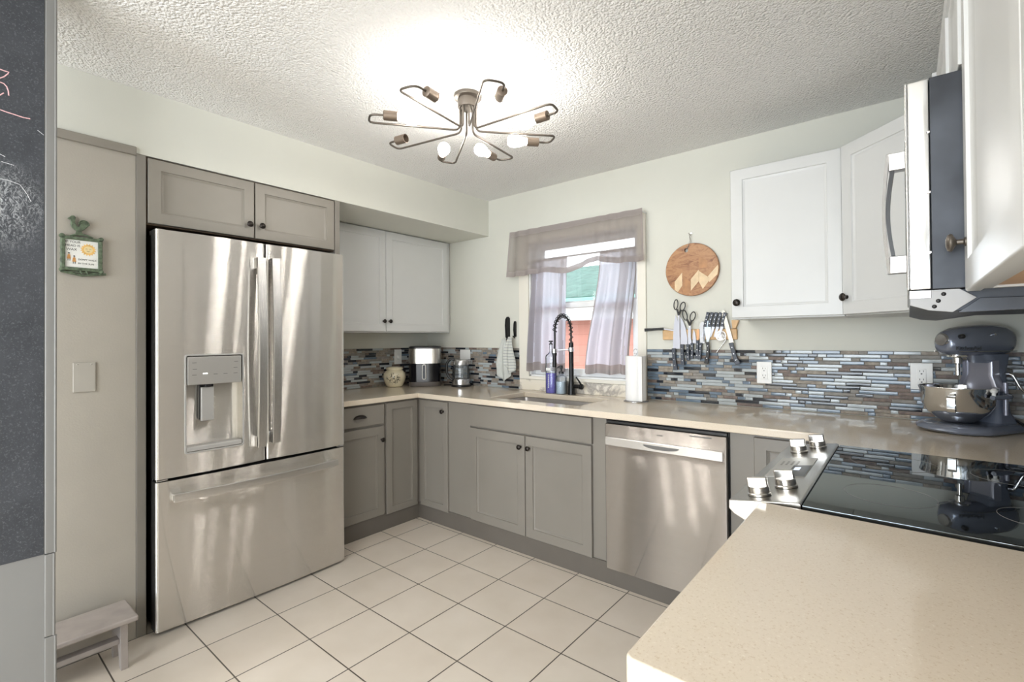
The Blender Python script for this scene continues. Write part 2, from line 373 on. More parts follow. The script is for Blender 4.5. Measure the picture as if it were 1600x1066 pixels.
# ------------------------------------------------------------------ mesh helpers
class MB:
    def __init__(self): self.bm = bmesh.new(); self.mi = 0
    def _add(self, tmp, mtx=None):
        if mtx is not None: bmesh.ops.transform(tmp, matrix=mtx, verts=tmp.verts)
        me = bpy.data.meshes.new('tmp')
        for f in tmp.faces: f.material_index = self.mi
        tmp.to_mesh(me); tmp.free()
        self.bm.from_mesh(me); bpy.data.meshes.remove(me)
        return self
    def poly(self, pts, mi=None):
        f = self.bm.faces.new([self.bm.verts.new(p) for p in pts])
        f.material_index = self.mi if mi is None else mi
        return self
    def box(self, x0, x1, y0, y1, z0, z1, bev=0.0, seg=2, mtx=None):
        if x1 < x0: x0, x1 = x1, x0
        if y1 < y0: y0, y1 = y1, y0
        if z1 < z0: z0, z1 = z1, z0
        t = bmesh.new(); bmesh.ops.create_cube(t, size=1.0)
        for v in t.verts:
            v.co = Vector((x0+(v.co.x+.5)*(x1-x0), y0+(v.co.y+.5)*(y1-y0), z0+(v.co.z+.5)*(z1-z0)))
        if bev > 0:
            b = min(bev, 0.45*min(x1-x0, y1-y0, z1-z0))
            bmesh.ops.bevel(t, geom=list(t.edges), offset=b, segments=seg, profile=0.5, affect='EDGES')
        return self._add(t, mtx)
    def prism(self, pts, a0, a1, plane='xy', bev=0.0, seg=2, mtx=None):
        """polygon pts in the named plane, extruded along the third axis from a0 to a1"""
        def P(p, a):
            return Vector((p[0], p[1], a)) if plane == 'xy' else Vector((p[0], a, p[1])) if plane == 'xz' else Vector((a, p[0], p[1]))
        t = bmesh.new(); n = len(pts)
        A = [t.verts.new(P(p, a0)) for p in pts]; B = [t.verts.new(P(p, a1)) for p in pts]
        t.faces.new(A[::-1]); t.faces.new(B)
        for i in range(n): t.faces.new((A[i], A[(i+1) % n], B[(i+1) % n], B[i]))
        bmesh.ops.recalc_face_normals(t, faces=t.faces)
        if bev > 0:
            es = [e for e in t.edges if len(e.link_faces) == 2 and e.link_faces[0].normal.angle(e.link_faces[1].normal) > 0.9]
            bmesh.ops.bevel(t, geom=es, offset=bev, segments=seg, profile=0.5, affect='EDGES')
        return self._add(t, mtx)
    def tube(self, pts, r, seg=10, cap=True, mtx=None, closed=False):
        pts = [Vector(p) for p in pts]
        rs = r if isinstance(r, (list, tuple)) else [r]*len(pts)
        t = bmesh.new(); rings = []
        n = len(pts); prev = None
        for i, p in enumerate(pts):
            if closed: d = pts[(i+1) % n]-pts[i-1]
            else: d = pts[min(i+1, n-1)]-pts[max(i-1, 0)]
            d.normalize()
            if prev is None:
                a = Vector((0, 0, 1)) if abs(d.z) < 0.9 else Vector((1, 0, 0))
                u = d.cross(a).normalized()
            else:
                u = (prev - d*prev.dot(d)).normalized()
            prev = u; w = d.cross(u)
            rings.append([t.verts.new(p+(u*math.cos(2*PI*k/seg)+w*math.sin(2*PI*k/seg))*rs[i]) for k in range(seg)])
        for i in range(n if closed else n-1):
            a, b = rings[i], rings[(i+1) % n]
            for k in range(seg): t.faces.new((a[k], a[(k+1) % seg], b[(k+1) % seg], b[k]))
        if cap and not closed:
            t.faces.new(rings[0][::-1]); t.faces.new(rings[-1])
        bmesh.ops.recalc_face_normals(t, faces=t.faces)
        return self._add(t, mtx)
    def lathe(self, prof, origin=(0, 0, 0), axis=(0, 0, 1), seg=28, sx=1.0, sy=1.0, mtx=None):
        """prof: list of (radius, height) revolved about axis"""
        ax = Vector(axis).normalized(); o = Vector(origin)
        a = Vector((1, 0, 0)) if abs(ax.x) < 0.9 else Vector((0, 1, 0))
        u = (a - ax*a.dot(ax)).normalized(); w = ax.cross(u)
        t = bmesh.new(); rings = []
        for r, h in prof:
            if r < 1e-6: rings.append([t.verts.new(o+ax*h)])
            else: rings.append([t.verts.new(o+ax*h+(u*math.cos(2*PI*k/seg)*sx+w*math.sin(2*PI*k/seg)*sy)*r) for k in range(seg)])
        for i in range(len(rings)-1):
            A, B = rings[i], rings[i+1]
            for k in range(seg):
                k2 = (k+1) % seg
                if len(A) == 1 and len(B) == 1: continue
                if len(A) == 1: t.faces.new((A[0], B[k], B[k2]))
                elif len(B) == 1: t.faces.new((A[k], A[k2], B[0]))
                else: t.faces.new((A[k], A[k2], B[k2], B[k]))
        if len(rings[0]) > 1: t.faces.new(rings[0][::-1])
        if len(rings[-1]) > 1: t.faces.new(rings[-1])
        bmesh.ops.recalc_face_normals(t, faces=t.faces)
        return self._add(t, mtx)
    def cyl(self, p0, p1, r, r1=None, seg=24, bev=0.0):
        p0, p1 = Vector(p0), Vector(p1); h = (p1-p0).length; r1 = r if r1 is None else r1
        pr = [(0, 0), (r-bev, 0), (r, bev), (r1, h-bev), (r1-bev, h), (0, h)] if bev else [(0, 0), (r, 0), (r1, h), (0, h)]
        return self.lathe(pr, p0, p1-p0, seg)
    def rings(self, loops, cap0=True, cap1=True, mtx=None):
        """loft through successive closed loops with equal vertex counts"""
        t = bmesh.new(); R = [[t.verts.new(p) for p in L] for L in loops]; n = len(loops[0])
        for i in range(len(R)-1):
            for k in range(n): t.faces.new((R[i][k], R[i][(k+1) % n], R[i+1][(k+1) % n], R[i+1][k]))
        if cap0: t.faces.new(R[0][::-1])
        if cap1: t.faces.new(R[-1])
        bmesh.ops.recalc_face_normals(t, faces=t.faces)
        return self._add(t, mtx)
    def door(self, O, u, v, n, w, h, t=0.02, stile=0.055, panel=True):
        """a cabinet door with a recessed, bevelled panel: O lower left back corner, u across, v up, n outward"""
        O, u, v, n = Vector(O), Vector(u), Vector(v), Vector(n)
        def L(i, d): return [O+u*a+v*b+n*d for a, b in ((i, i), (w-i, i), (w-i, h-i), (i, h-i))]
        seq = [L(0, 0), L(0, t-0.003), L(0.003, t)]
        if panel: seq += [L(stile, t), L(stile+0.002, t-0.006), L(stile+0.008, t-0.007), L(stile+0.014, t-0.013)]
        return self.rings(seq)
    def grid(self, fn, nu, nv, mfn=None, mtx=None):
        vs = [[self.bm.verts.new(fn(i/nu, j/nv)) for i in range(nu+1)] for j in range(nv+1)]
        for j in range(nv):
            for i in range(nu):
                f = self.bm.faces.new((vs[j][i], vs[j][i+1], vs[j+1][i+1], vs[j+1][i]))
                f.material_index = mfn((i+.5)/nu, (j+.5)/nv) if mfn else self.mi
        return self
    def build(self, name, m, parent=None, grain='z', angle=50, local=False):
        me = bpy.data.meshes.new(name)
        off = Vector((0, 0, 0)) if (parent is None or local) else ORG[parent.name]
        if off.length: bmesh.ops.translate(self.bm, verts=self.bm.verts, vec=-off)
        self.bm.to_mesh(me); self.bm.free()
        ms = m if isinstance(m, (list, tuple)) else [m]
        for k in ms: me.materials.append(k)
        set_normals(me, angle)
        uv = me.uv_layers.new(name='grain')
        g = {'x': (0, 1, 2), 'y': (1, 0, 2), 'z': (2, 0, 1)}[grain]
        for lp in me.loops:
            co = me.vertices[lp.vertex_index].co
            uv.data[lp.index].uv = (co[g[0]], co[g[1]]*1.0+co[g[2]]*0.618)
        o = bpy.data.objects.new(name, me); COL.objects.link(o)
        if parent is not None: o.parent = parent
        ORG[o.name] = Vector((0, 0, 0)) if local else off
        return o
ORG = {}
def set_normals(me, angle):
    """area-weighted corner normals: large flat faces stay flat, bevels and round forms shade smoothly"""
    me.shade_smooth()
    if angle >= 180 or len(me.polygons) > 30000: return
    ct = math.cos(math.radians(angle)); fn = [(p.normal.copy(), p.area) for p in me.polygons]
    vf = [[] for _ in me.vertices]
    for p in me.polygons:
        for v in p.vertices: vf[v].append(p.index)
    out = [None]*len(me.loops)
    for p in me.polygons:
        n0 = fn[p.index][0]
        for li, v in zip(p.loop_indices, p.vertices):
            acc = Vector((0, 0, 0))
            for q in vf[v]:
                n, a = fn[q]
                if n.dot(n0) > ct: acc += n*a
            out[li] = acc.normalized() if acc.length > 1e-12 else n0
    me.normals_split_custom_set(out)
def thing(name, label, cat, loc=(0, 0, 0), group=None, rotz=0.0):
    o = bpy.data.objects.new(name, None); COL.objects.link(o)
    o.location = loc; o.rotation_euler = (0, 0, rotz); o.empty_display_size = 0.05
    o['label'] = label; o['category'] = cat
    if group: o['group'] = group
    ORG[o.name] = Vector(loc)
    return o
def tag(o, label, cat, group=None):
    o['label'] = label; o['category'] = cat
    if group: o['group'] = group
    return o
def struct(name, mb, m, label=None, **k):
    o = mb.build(name, m, None, **k); o['kind'] = 'structure'
    o['category'] = name.split('_')[0]
    if label: o['label'] = label
    return o
def dup(root, loc, rotz, label, group=None):
    r = root.copy(); COL.objects.link(r); r.location = loc; r.rotation_euler = (0, 0, rotz); r['label'] = label
    if group: r['group'] = group
    for ch in list(root.children):
        c = ch.copy(); COL.objects.link(c); c.parent = r
        for g in list(ch.children):
            d = g.copy(); COL.objects.link(d); d.parent = c
    return r
def rpath(pts, r, seg=5):
    """polyline with rounded corners"""
    pts = [Vector(p) for p in pts]; out = [pts[0]]
    for i in range(1, len(pts)-1):
        a, b, c = pts[i-1], pts[i], pts[i+1]
        d1, d2 = (a-b), (c-b); q = min(r, d1.length*.45, d2.length*.45)
        p0, p1 = b+d1.normalized()*q, b+d2.normalized()*q
        for k in range(seg+1):
            t = k/seg; out.append(p0*(1-t)**2+b*2*t*(1-t)+p1*t*t)
    out.append(pts[-1]); return out
def text_mesh(name, body, size, m, parent, origin, right, up, depth=0.0006, local=False, align='LEFT', shear=0.0, space=1.0):
    cu = bpy.data.curves.new('txt', 'FONT'); cu.body = body; cu.size = size; cu.extrude = depth; cu.align_x = align; cu.shear = shear; cu.space_character = space
    to = bpy.data.objects.new('txt', cu); COL.objects.link(to)
    dg = bpy.context.evaluated_depsgraph_get()
    me = bpy.data.meshes.new_from_object(to.evaluated_get(dg))
    bpy.data.objects.remove(to); bpy.data.curves.remove(cu)
    mb = MB(); mb.bm.from_mesh(me); bpy.data.meshes.remove(me)
    right, up = Vector(right).normalized(), Vector(up).normalized(); nn = right.cross(up)
    mt = Matrix.Identity(4)
    for i in range(3): mt[i][0], mt[i][1], mt[i][2], mt[i][3] = right[i], up[i], nn[i], origin[i]
    bmesh.ops.transform(mb.bm, matrix=mt, verts=mb.bm.verts)
    for f in mb.bm.faces: f.material_index = 0
    return mb.build(name, m, parent, local=local)
X, Y, Z = Vector((1, 0, 0)), Vector((0, 1, 0)), Vector((0, 0, 1))
def knob(door, p, n, m=BRONZE, name='knob', k=1.0):
    mb = MB(); mb.lathe([(0, 0), (.0075*k, 0), (.0075*k, .002), (.0045*k, .004), (.0045*k, .013), (.009*k, .016), (.0145*k, .019), (.0155*k, .022), (.0135*k, .026), (.006*k, .0285), (0, .029)], p, n, 20)
    return mb.build(name, m, door)

# ------------------------------------------------------------------ the room
H, W, SX = 2.427, 3.80, 0.7645
YS, YF = 0.0, -7.0
m_ = MB(); m_.box(-0.15, W+0.15, YF-0.15, 0.15, -0.12, 0); struct('floor', m_, FLOOR)
m_ = MB(); m_.box(-0.15, W+0.15, YF-0.15, 0.15, H, H+0.12); struct('ceiling', m_, CEIL)
m_ = MB(); m_.box(-0.15, 0, YF-0.15, 0.15, 0, H); struct('wall_left', m_, WALL)
# back wall with the window hole
WX0, WX1, WZ0, WZ1 = 1.177, 2.060, 1.020, 2.03
m_ = MB()
m_.box(0, WX0, 0, 0.15, 0, H); m_.box(WX1, W, 0, 0.15, 0, H)
m_.box(WX0, WX1, 0, 0.15, 0, WZ0); m_.box(WX0, WX1, 0, 0.15, WZ1, H)
struct('wall_back', m_, WALL)
# right wall, with an added unglazed opening for the side fill, behind the camera
m_ = MB()
m_.box(W, W+0.15, -3.95, 0.15, 0, H); m_.box(W, W+0.15, YF-0.15, -6.45, 0, H); m_.box(W, W+0.15, -6.45, -3.95, 2.2, H); m_.box(W, W+0.15, -6.45, -3.95, 0, 0.3)
struct('wall_right', m_, WALL)
m_ = MB()  # unseen rear wall, its unglazed opening assumed to hold the rear fill
m_.box(0, 1.35, YF-0.15, YF, 0, H); m_.box(3.55, W, YF-0.15, YF, 0, H); m_.box(1.35, 3.55, YF-0.15, YF, 2.3, H); m_.box(1.35, 3.55, YF-0.15, YF, 0, 0.2)
struct('wall_front', m_, PANELP)
# soffit over the left run
m_ = MB(); m_.box(0, SX, YF, 0, 2.139, H); struct('wall_soffit', m_, WALL)
# furred-out wall left of the refrigerator
m_ = MB(); m_.box(0, SX-0.004, YF, -2.3275, 0, 2.1385); struct('wall_pantry', m_, PANELP)
m_ = MB(); m_.box(SX-0.004, SX+0.010, -4.0, -2.327, 2.128, 2.165, 0.003); struct('trim_1', m_, GREIGE_LIT)
# partition with the chalkboard
m_ = MB(); m_.box(1.28, 1.40, -3.02, -2.692, 0, H); struct('wall_partition', m_, GREYWALL)
m_ = MB()
for z0, z1, o in ((0.671, H, 0.0), (0.424, 0.6695, -0.0025), (0, 0.4225, 0.0005)):
    m_.box(1.28, 1.404, -2.692, -2.668+o, z0, z1, 0.003)
    m_.cyl((1.402, -2.669+o, z0), (1.402, -2.669+o, z1), 0.0035, seg=10)
struct('trim_2', m_, TRIMG)

# mosaic backsplash
def mosaic(name, org, u, n, length, z0=0.916, z1=1.231, seed=1, wts=(0.14, 0.29, 0.28, 0.08, 0.04, 0.17)):
    rnd = random.Random(seed); mb = MB(); rows = 18; ph = (z1-z0)/rows
    O, u, n = Vector(org), Vector(u), Vector(n)
    def bx(a0, a1, b0, b1, d0, d1, mi):
        mb.mi = mi
        L = lambda i, d: [O+u*a+Z*b+n*d for a, b in ((a0+i, b0+i), (a1-i, b0+i), (a1-i, b1-i), (a0+i, b1-i))]
        mb.rings([L(0, d0), L(0, d1-0.0012), L(0.0014, d1)], cap0=False)
    bx(0, length, z0, z1, 0, 0.0035, 6)
    for r in range(rows):
        a = -rnd.random()*0.1; last = -1
        while a < length:
            mi = rnd.choices(range(6), wts)[0]
            if mi == last: mi = (mi+2) % 6
            last = mi
            l = rnd.choice((0.035, 0.045, 0.06, 0.075, 0.09, 0.11, 0.13)) if mi > 2 else rnd.choice((0.03, 0.04, 0.07, 0.1, 0.12, 0.15))
            x0, x1 = max(a, 0), min(a+l-0.0016, length)
            if x1-x0 > 0.006: bx(x0, x1, z0+r*ph+0.0009, z0+(r+1)*ph-0.0009, 0.003, 0.0085 if mi < 3 else 0.0072, mi)
            a += l
    o = struct(name, mb, MOS)
    return o
mosaic('wall_backsplash_left', (0, -1.33, 0), Y, X, 1.33, seed=3, wts=(0.20, 0.03, 0.26, 0.25, 0.08, 0.18))
mosaic('wall_backsplash_back', (0.009, 0, 0), X, -Y, 1.074, seed=5, wts=(0.20, 0.03, 0.21, 0.27, 0.14, 0.15))
mosaic('wall_backsplash_window', (2.118, 0, 0), X, -Y, W-2.118-0.009, seed=8)
mosaic('wall_backsplash_right', (W, 0, 0), -Y, -X, 2.6, seed=11)

# window: casing, sashes, glass
wn = bpy.data.objects.new('window_1', None); COL.objects.link(wn); wn['kind'] = 'structure'; wn['category'] = 'window'; ORG[wn.name] = Vector((0, 0, 0))
m_ = MB()
m_.box(1.086, WX0, -0.016, 0, 0.996, 2.11, 0.003); m_.box(WX1, 2.116, -0.016, 0, 0.996, 2.11, 0.003)
m_.box(WX0, WX1, -0.016, 0, WZ1, 2.11, 0.003)
m_.box(WX0, WX1, -0.016, 0, 0.996, WZ0, 0.003)
m_.build('window_casing', TRIMW, wn)
m_ = MB()
m_.box(WX0, WX0+0.012, 0, 0.15, WZ0, WZ1); m_.box(WX1-0.012, WX1, 0, 0.15, WZ0, WZ1)
m_.box(WX0, WX1, 0, 0.15, WZ0, WZ0+0.012); m_.box(WX0, WX1, 0, 0.15, WZ1-0.012, WZ1)
m_.build('window_jamb', VINYL, wn)
a0, a1 = WX0+0.012, WX1-0.012
m_ = MB()
for z0, z1, y0 in ((WZ0+0.012, 1.565, 0.055), (1.525, WZ1-0.012, 0.09)):
    m_.box(a0, a0+0.055, y0, y0+0.03, z0, z1, 0.003); m_.box(a1-0.055, a1, y0, y0+0.03, z0, z1, 0.003)
    m_.box(a0+0.055, a1-0.055, y0, y0+0.03, z0, z0+0.05, 0.003); m_.box(a0+0.055, a1-0.055, y0, y0+0.03, z1-0.04, z1, 0.003)
m_.build('window_sash', VINYL, wn)
m_ = MB(); m_.box(a0+0.05, a1-0.05, 0.068, 0.072, WZ0+0.055, 1.53); m_.box(a0+0.05, a1-0.05, 0.103, 0.107, 1.57, WZ1-0.05)
gl, nt, b = nodes_of('window_glass')
nt.nodes.remove(b)
tr = nt.nodes.new('ShaderNodeBsdfTransparent'); gs = nt.nodes.new('ShaderNodeBsdfGlossy'); gs.inputs['Roughness'].default_value = 0.0
mxs = nt.nodes.new('ShaderNodeMixShader'); fr = nt.nodes.new('ShaderNodeFresnel'); fr.inputs['IOR'].default_value = 1.45
nt.links.new(fr.outputs[0], mxs.inputs['Fac']); nt.links.new(tr.outputs[0], mxs.inputs[1]); nt.links.new(gs.outputs[0], mxs.inputs[2]); nt.links.new(mxs.outputs[0], nt.nodes['Material Output'].inputs['Surface'])
m_.build('window_pane', gl, wn)
# marble upstand below the window
m_ = MB(); m_.box(1.086, 1.61, -0.014, 0, 0.9145, 0.9945, 0.002); m_.box(1.612, 2.116, -0.014, 0, 0.9145, 0.9945, 0.002)
struct('trim_3', m_, MARBLE)

# toe boards of the base units
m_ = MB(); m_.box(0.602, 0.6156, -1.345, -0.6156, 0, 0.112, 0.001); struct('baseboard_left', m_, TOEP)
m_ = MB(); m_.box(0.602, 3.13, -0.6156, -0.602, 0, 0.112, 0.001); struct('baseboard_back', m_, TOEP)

# ------------------------------------------------------------------ neighbour's house outside
nh = thing('neighbouring_house', 'salmon red house with teal roof seen through the window', 'house', (1.0, 5.0, -0.6))
m_ = MB(); m_.box(-9, 9, 5.0, 9.0, -0.6, 1.79); m_.build('wall', SIDING, nh)
m_ = MB(); m_.box(-9.3, 9.3, 4.55, 4.60, 1.62, 1.90, 0.01); m_.build('fascia', FASCIA, nh)
m_ = MB(); m_.box(-9.3, 9.3, 4.42, 4.56, 1.90, 2.02, 0.02); m_.build('gutter', TEALP, nh)
m_ = MB(); m_.prism([(4.45, 1.96), (4.45, 2.04), (8.2, 3.20), (12, 2.04), (12, 1.96)], -9.4, 9.4, 'yz'); m_.build('roof', ROOFT, nh)
m_ = MB(); m_.box(-9, 9, 4.95, 5.0, 0.42, 0.47); m_.build('wall_trim', FASCIA, nh)
m_ = MB(); m_.box(-12, 12, 0.3, 14, -0.8, -0.6); o = struct('ground_outside', m_, CONCRETE)

# ------------------------------------------------------------------ cabinets
def cup_pull(drawer, p, n, up, m=BRONZE):
    n, up = Vector(n), Vector(up); u = up.cross(n); mb = MB(); p = Vector(p)
    loops = []
    N = 16
    for j in range(7):
        t = j/6*PI/2
        L = []
        for k in range(N+1):
            a = PI*k/N
            L.append(p+u*math.cos(a)*0.047*math.cos(t)+up*(math.sin(a)*0.02*math.cos(t)-0.006)+n*(0.024*math.sin(t)))
        loops.append(L)
    for j in range(6):
        for k in range(N): mb.poly([loops[j][k], loops[j][k+1], loops[j+1][k+1], loops[j+1][k]])
    mb2 = mb
    bmesh.ops.remove_doubles(mb.bm, verts=mb.bm.verts, dist=1e-5)
    bmesh.ops.recalc_face_normals(mb.bm, faces=mb.bm.faces)
    lower = MB()
    mb.tube([p+u*math.cos(a)*0.047+up*(-0.006)+n*(0.024*math.sin(a)) for a in [PI*k/14 for k in range(15)]], 0.003, 8)
    return mb.build('cup_pull', m, drawer)
def door_on(cab, face, a0, a1, z0, z1, panel=True, stile=0.055, name='door', m=None, t=0.02):
    """face: ('x', value) facing +x; ('-y', value) facing -y; ('-x', value)"""
    k, v = face; mb = MB()
    if k == 'x': mb.door((v, a0, z0), Y, Z, X, a1-a0, z1-z0, t, stile, panel)
    elif k == '-y': mb.door((a0, v, z0), X, Z, -Y, a1-a0, z1-z0, t, stile, panel)
    else: mb.door((v, a1, z0), -Y, Z, -X, a1-a0, z1-z0, t, stile, panel)
    return mb.build(name, m, cab)
FX, FY = 0.606, -0.606     # face frames of the left and back base runs
# left run: drawer base
cb = thing('base_cabinet', 'grey base cabinet with one drawer, next to the refrigerator', 'cabinet', (0.3, -1.11, 0))
m_ = MB(); m_.box(0.01, FX, -1.335, -0.913, 0.112, 0.876, 0.001); m_.build('carcass', GREIGE, cb)
dr = MB(); dr.door((FX, -1.33, 0.732), Y, Z, X, 0.408, 0.133, 0.02, 0.05, False); d = dr.build('drawer', GREIGE, cb)
cup_pull(d, (FX+0.02, -1.112, 0.797), X, Z)
d = door_on(cb, ('x', FX), -1.33, -0.922, 0.113, 0.716, m=GREIGE); knob(d, (FX+0.02, -0.948, 0.625), X)
# corner base with a folding pair of doors
cb = thing('corner_base_cabinet', 'grey corner base cabinet with two narrow doors meeting at the inner corner', 'cabinet', (0.5, -0.5, 0))
m_ = MB(); m_.prism([(0.01, -0.01), (0.93, -0.01), (0.93, FY), (FX, FY), (FX, -0.912), (0.01, -0.912)], 0.112, 0.876, 'xy'); m_.build('carcass', GREIGE, cb)
door_on(cb, ('x', FX), -0.904, -0.634, 0.103, 0.866, m=GREIGE, stile=0.046)
d = door_on(cb, ('-y', FY), 0.640, 0.930, 0.103, 0.866, m=GREIGE, stile=0.046); knob(d, (0.893, FY-0.02, 0.80), -Y)
# sink base
cb = thing('sink_base_cabinet', 'grey sink base cabinet with two doors below a plain false drawer front', 'cabinet', (1.55, -0.3, 0))
m_ = MB()
m_.box(0.932, 0.95, -0.60, -0.01, 0.112, 0.876); m_.box(2.06, 2.148, FY, -0.01, 0.112, 0.876); m_.box(0.95, 2.06, -0.60, -0.01, 0.112, 0.13)
m_.box(0.95, 2.06, FY, -0.586, 0.112, 0.876)
m_.build('carcass', GREIGE, cb)
m_ = MB(); m_.box(0.934, 1.144, FY-0.008, FY, 0.113, 0.870, 0.001); m_.build('filler_panel', GREIGE, cb)
m_ = MB(); m_.door((1.150, FY, 0.728), X, Z, -Y, 0.917, 0.142, 0.02, 0.05, False); m_.build('false_drawer_front', GREIGE, cb)
d = door_on(cb, ('-y', FY), 1.150, 1.606, 0.113, 0.718, m=GREIGE); knob(d, (1.577, FY-0.02, 0.648), -Y)
d = door_on(cb, ('-y', FY), 1.611, 2.064, 0.113, 0.718, m=GREIGE); knob(d, (1.642, FY-0.02, 0.648), -Y)
# cabinet right of the dishwasher
cb = thing('base_cabinet', 'grey base cabinet between the dishwasher and the range', 'cabinet', (2.95, -0.3, 0))
m_ = MB(); m_.box(2.772, 3.13, FY, -0.01, 0.112, 0.876, 0.001); m_.box(3.13, 3.78, FY, -0.01, 0.0, 0.876); m_.box(3.135, 3.78, -0.85, FY, 0.0, 0.876); m_.build('carcass', GREIGE, cb)
door_on(cb, ('-y', FY), 2.874, 3.118, 0.113, 0.866, m=GREIGE, stile=0.05)
# near base cabinet on the right
cb = thing('base_cabinet', 'base cabinet under the near worktop, right of the range', 'cabinet', (3.5, -2.0, 0))
m_ = MB(); m_.box(3.165, 3.78, -2.345, -1.668, 0.10, 0.876, 0.001); m_.box(3.2, 3.78, -2.345, -1.668, 0, 0.10); m_.build('carcass', GREIGE, cb)
door_on(cb, ('-x', 3.165), -2.34, -1.674, 0.113, 0.866, m=GREIGE)
# refrigerator surround
cb = thing('refrigerator_end_panel', 'tall narrow greige end panel left of the refrigerator', 'panel', (0.4, -2.309, 0))
m_ = MB(); m_.box(0.01, SX+0.002, -2.3265, -2.291, 0, 2.1385, 0.002); m_.build('end_panel', GREIGE, cb)
cb = thing('refrigerator_end_panel', 'tall narrow greige end panel between the refrigerator and the white upper cabinet', 'panel', (0.4, -1.352, 0))
m_ = MB(); m_.box(0.01, SX+0.002, -1.3685, -1.3365, 0, 2.1385, 0.002); m_.build('end_panel', GREIGE, cb)
cb = thing('wall_cabinet', 'greige two-door cabinet over the refrigerator', 'cabinet', (0.4, -1.83, 1.83))
m_ = MB(); m_.box(0.01, SX-0.014, -2.2905, -1.3695, 1.832, 2.138, 0.001); m_.build('carcass', TAN, cb)
d = door_on(cb, ('x', SX-0.014), -2.284, -1.829, 1.838, 2.130, m=GREIGE_LIT, stile=0.048); knob(d, (SX+0.006, -1.857, 1.905), X)
d = door_on(cb, ('x', SX-0.014), -1.823, -1.374, 1.838, 2.130, m=GREIGE_LIT, stile=0.048); knob(d, (SX+0.006, -1.796, 1.905), X)
# white uppers, left
cb = thing('wall_cabinet', 'white two-door wall cabinet under the soffit, left of the window', 'cabinet', (0.15, -0.67, 1.36))
m_ = MB(); m_.box(0.005, 0.312, -1.335, -0.014, 1.357, 2.138, 0.001); m_.build('carcass', WHITE, cb)
d = door_on(cb, ('x', 0.312), -1.32, -0.691, 1.366, 2.130, m=WHITE); knob(d, (0.332, -0.716, 1.443), X)
d = door_on(cb, ('x', 0.312), -0.687, -0.05, 1.366, 2.130, m=WHITE); knob(d, (0.332, -0.662, 1.443), X)
# white upper, right of window
cb = thing('wall_cabinet', 'white one-door wall cabinet above the knife rack', 'cabinet', (2.95, -0.15, 1.40))
m_ = MB(); m_.box(2.708, 3.182, -0.305, -0.003, 1.394, 2.152, 0.001); m_.build('carcass', WHITE, cb)
d = door_on(cb, ('-y', -0.305), 2.710, 3.178, 1.400, 2.148, m=WHITE); knob(d, (2.739, -0.325, 1.476), -Y, k=1.15)
# diagonal corner upper
cb = thing('corner_wall_cabinet', 'white diagonal corner wall cabinet behind the microwave', 'cabinet', (3.55, -0.25, 1.40))
m_ = MB(); m_.prism([(3.186, -0.004), (W-0.004, -0.004), (W-0.004, -0.858), (3.47, -0.858), (3.47, -0.598), (3.186, -0.314)], 1.394, 2.152, 'xy'); m_.build('carcass', WHITE, cb)
dd = Vector((1, -1, 0)).normalized(); dn = Vector((-1, -1, 0)).normalized()
mb = MB(); mb.door(Vector((3.192, -0.318, 1.400))+dn*0.002, dd, Z, dn, 0.383, 0.748, 0.02, 0.055); d = mb.build('door', WHITE, cb)
knob(d, Vector((3.192, -0.318, 1.476))+dd*0.026+dn*0.022, dn, k=1.15)
# over the microwave
cb = thing('wall_cabinet', 'white short cabinet above the microwave', 'cabinet', (3.64, -1.26, 1.83))
m_ = MB(); m_.box(3.50, W-0.003, -1.659, -0.862, 1.822, 2.152, 0.001); m_.build('carcass', WHITE, cb)
door_on(cb, ('-x', 3.50), -1.256, -0.868, 1.828, 2.148, m=WHITE); door_on(cb, ('-x', 3.50), -1.655, -1.260, 1.828, 2.148, m=WHITE)
# near upper
cb = thing('wall_cabinet', 'white wall cabinet nearest the camera, right of the microwave', 'cabinet', (3.64, -2.15, 1.39))
m_ = MB()
m_.box(3.506, W-0.003, -2.62, -1.664, 1.402, 2.152, 0.001)
m_.box(3.506, 3.522, -2.62, -1.664, 1.392, 1.402, 0.001); m_.box(W-0.03, W-0.003, -2.62, -1.664, 1.384, 1.402)
m_.box(3.522, W-0.03, -1.682, -1.664, 1.392, 1.402); m_.build('carcass', WHITE, cb)
m_ = MB(); m_.box(3.5225, W-0.031, -2.61, -1.683, 1.396, 1.4015); m_.build('bottom_panel', UNDERWOOD, cb)
d = door_on(cb, ('-x', 3.506), -2.262, -1.668, 1.388, 2.148, m=WHITE, t=0.021); knob(d, (3.485, -1.703, 1.478), -X, PEWTER, k=1.1)
door_on(cb, ('-x', 3.506), -2.615, -2.268, 1.388, 2.148, m=WHITE, t=0.021)

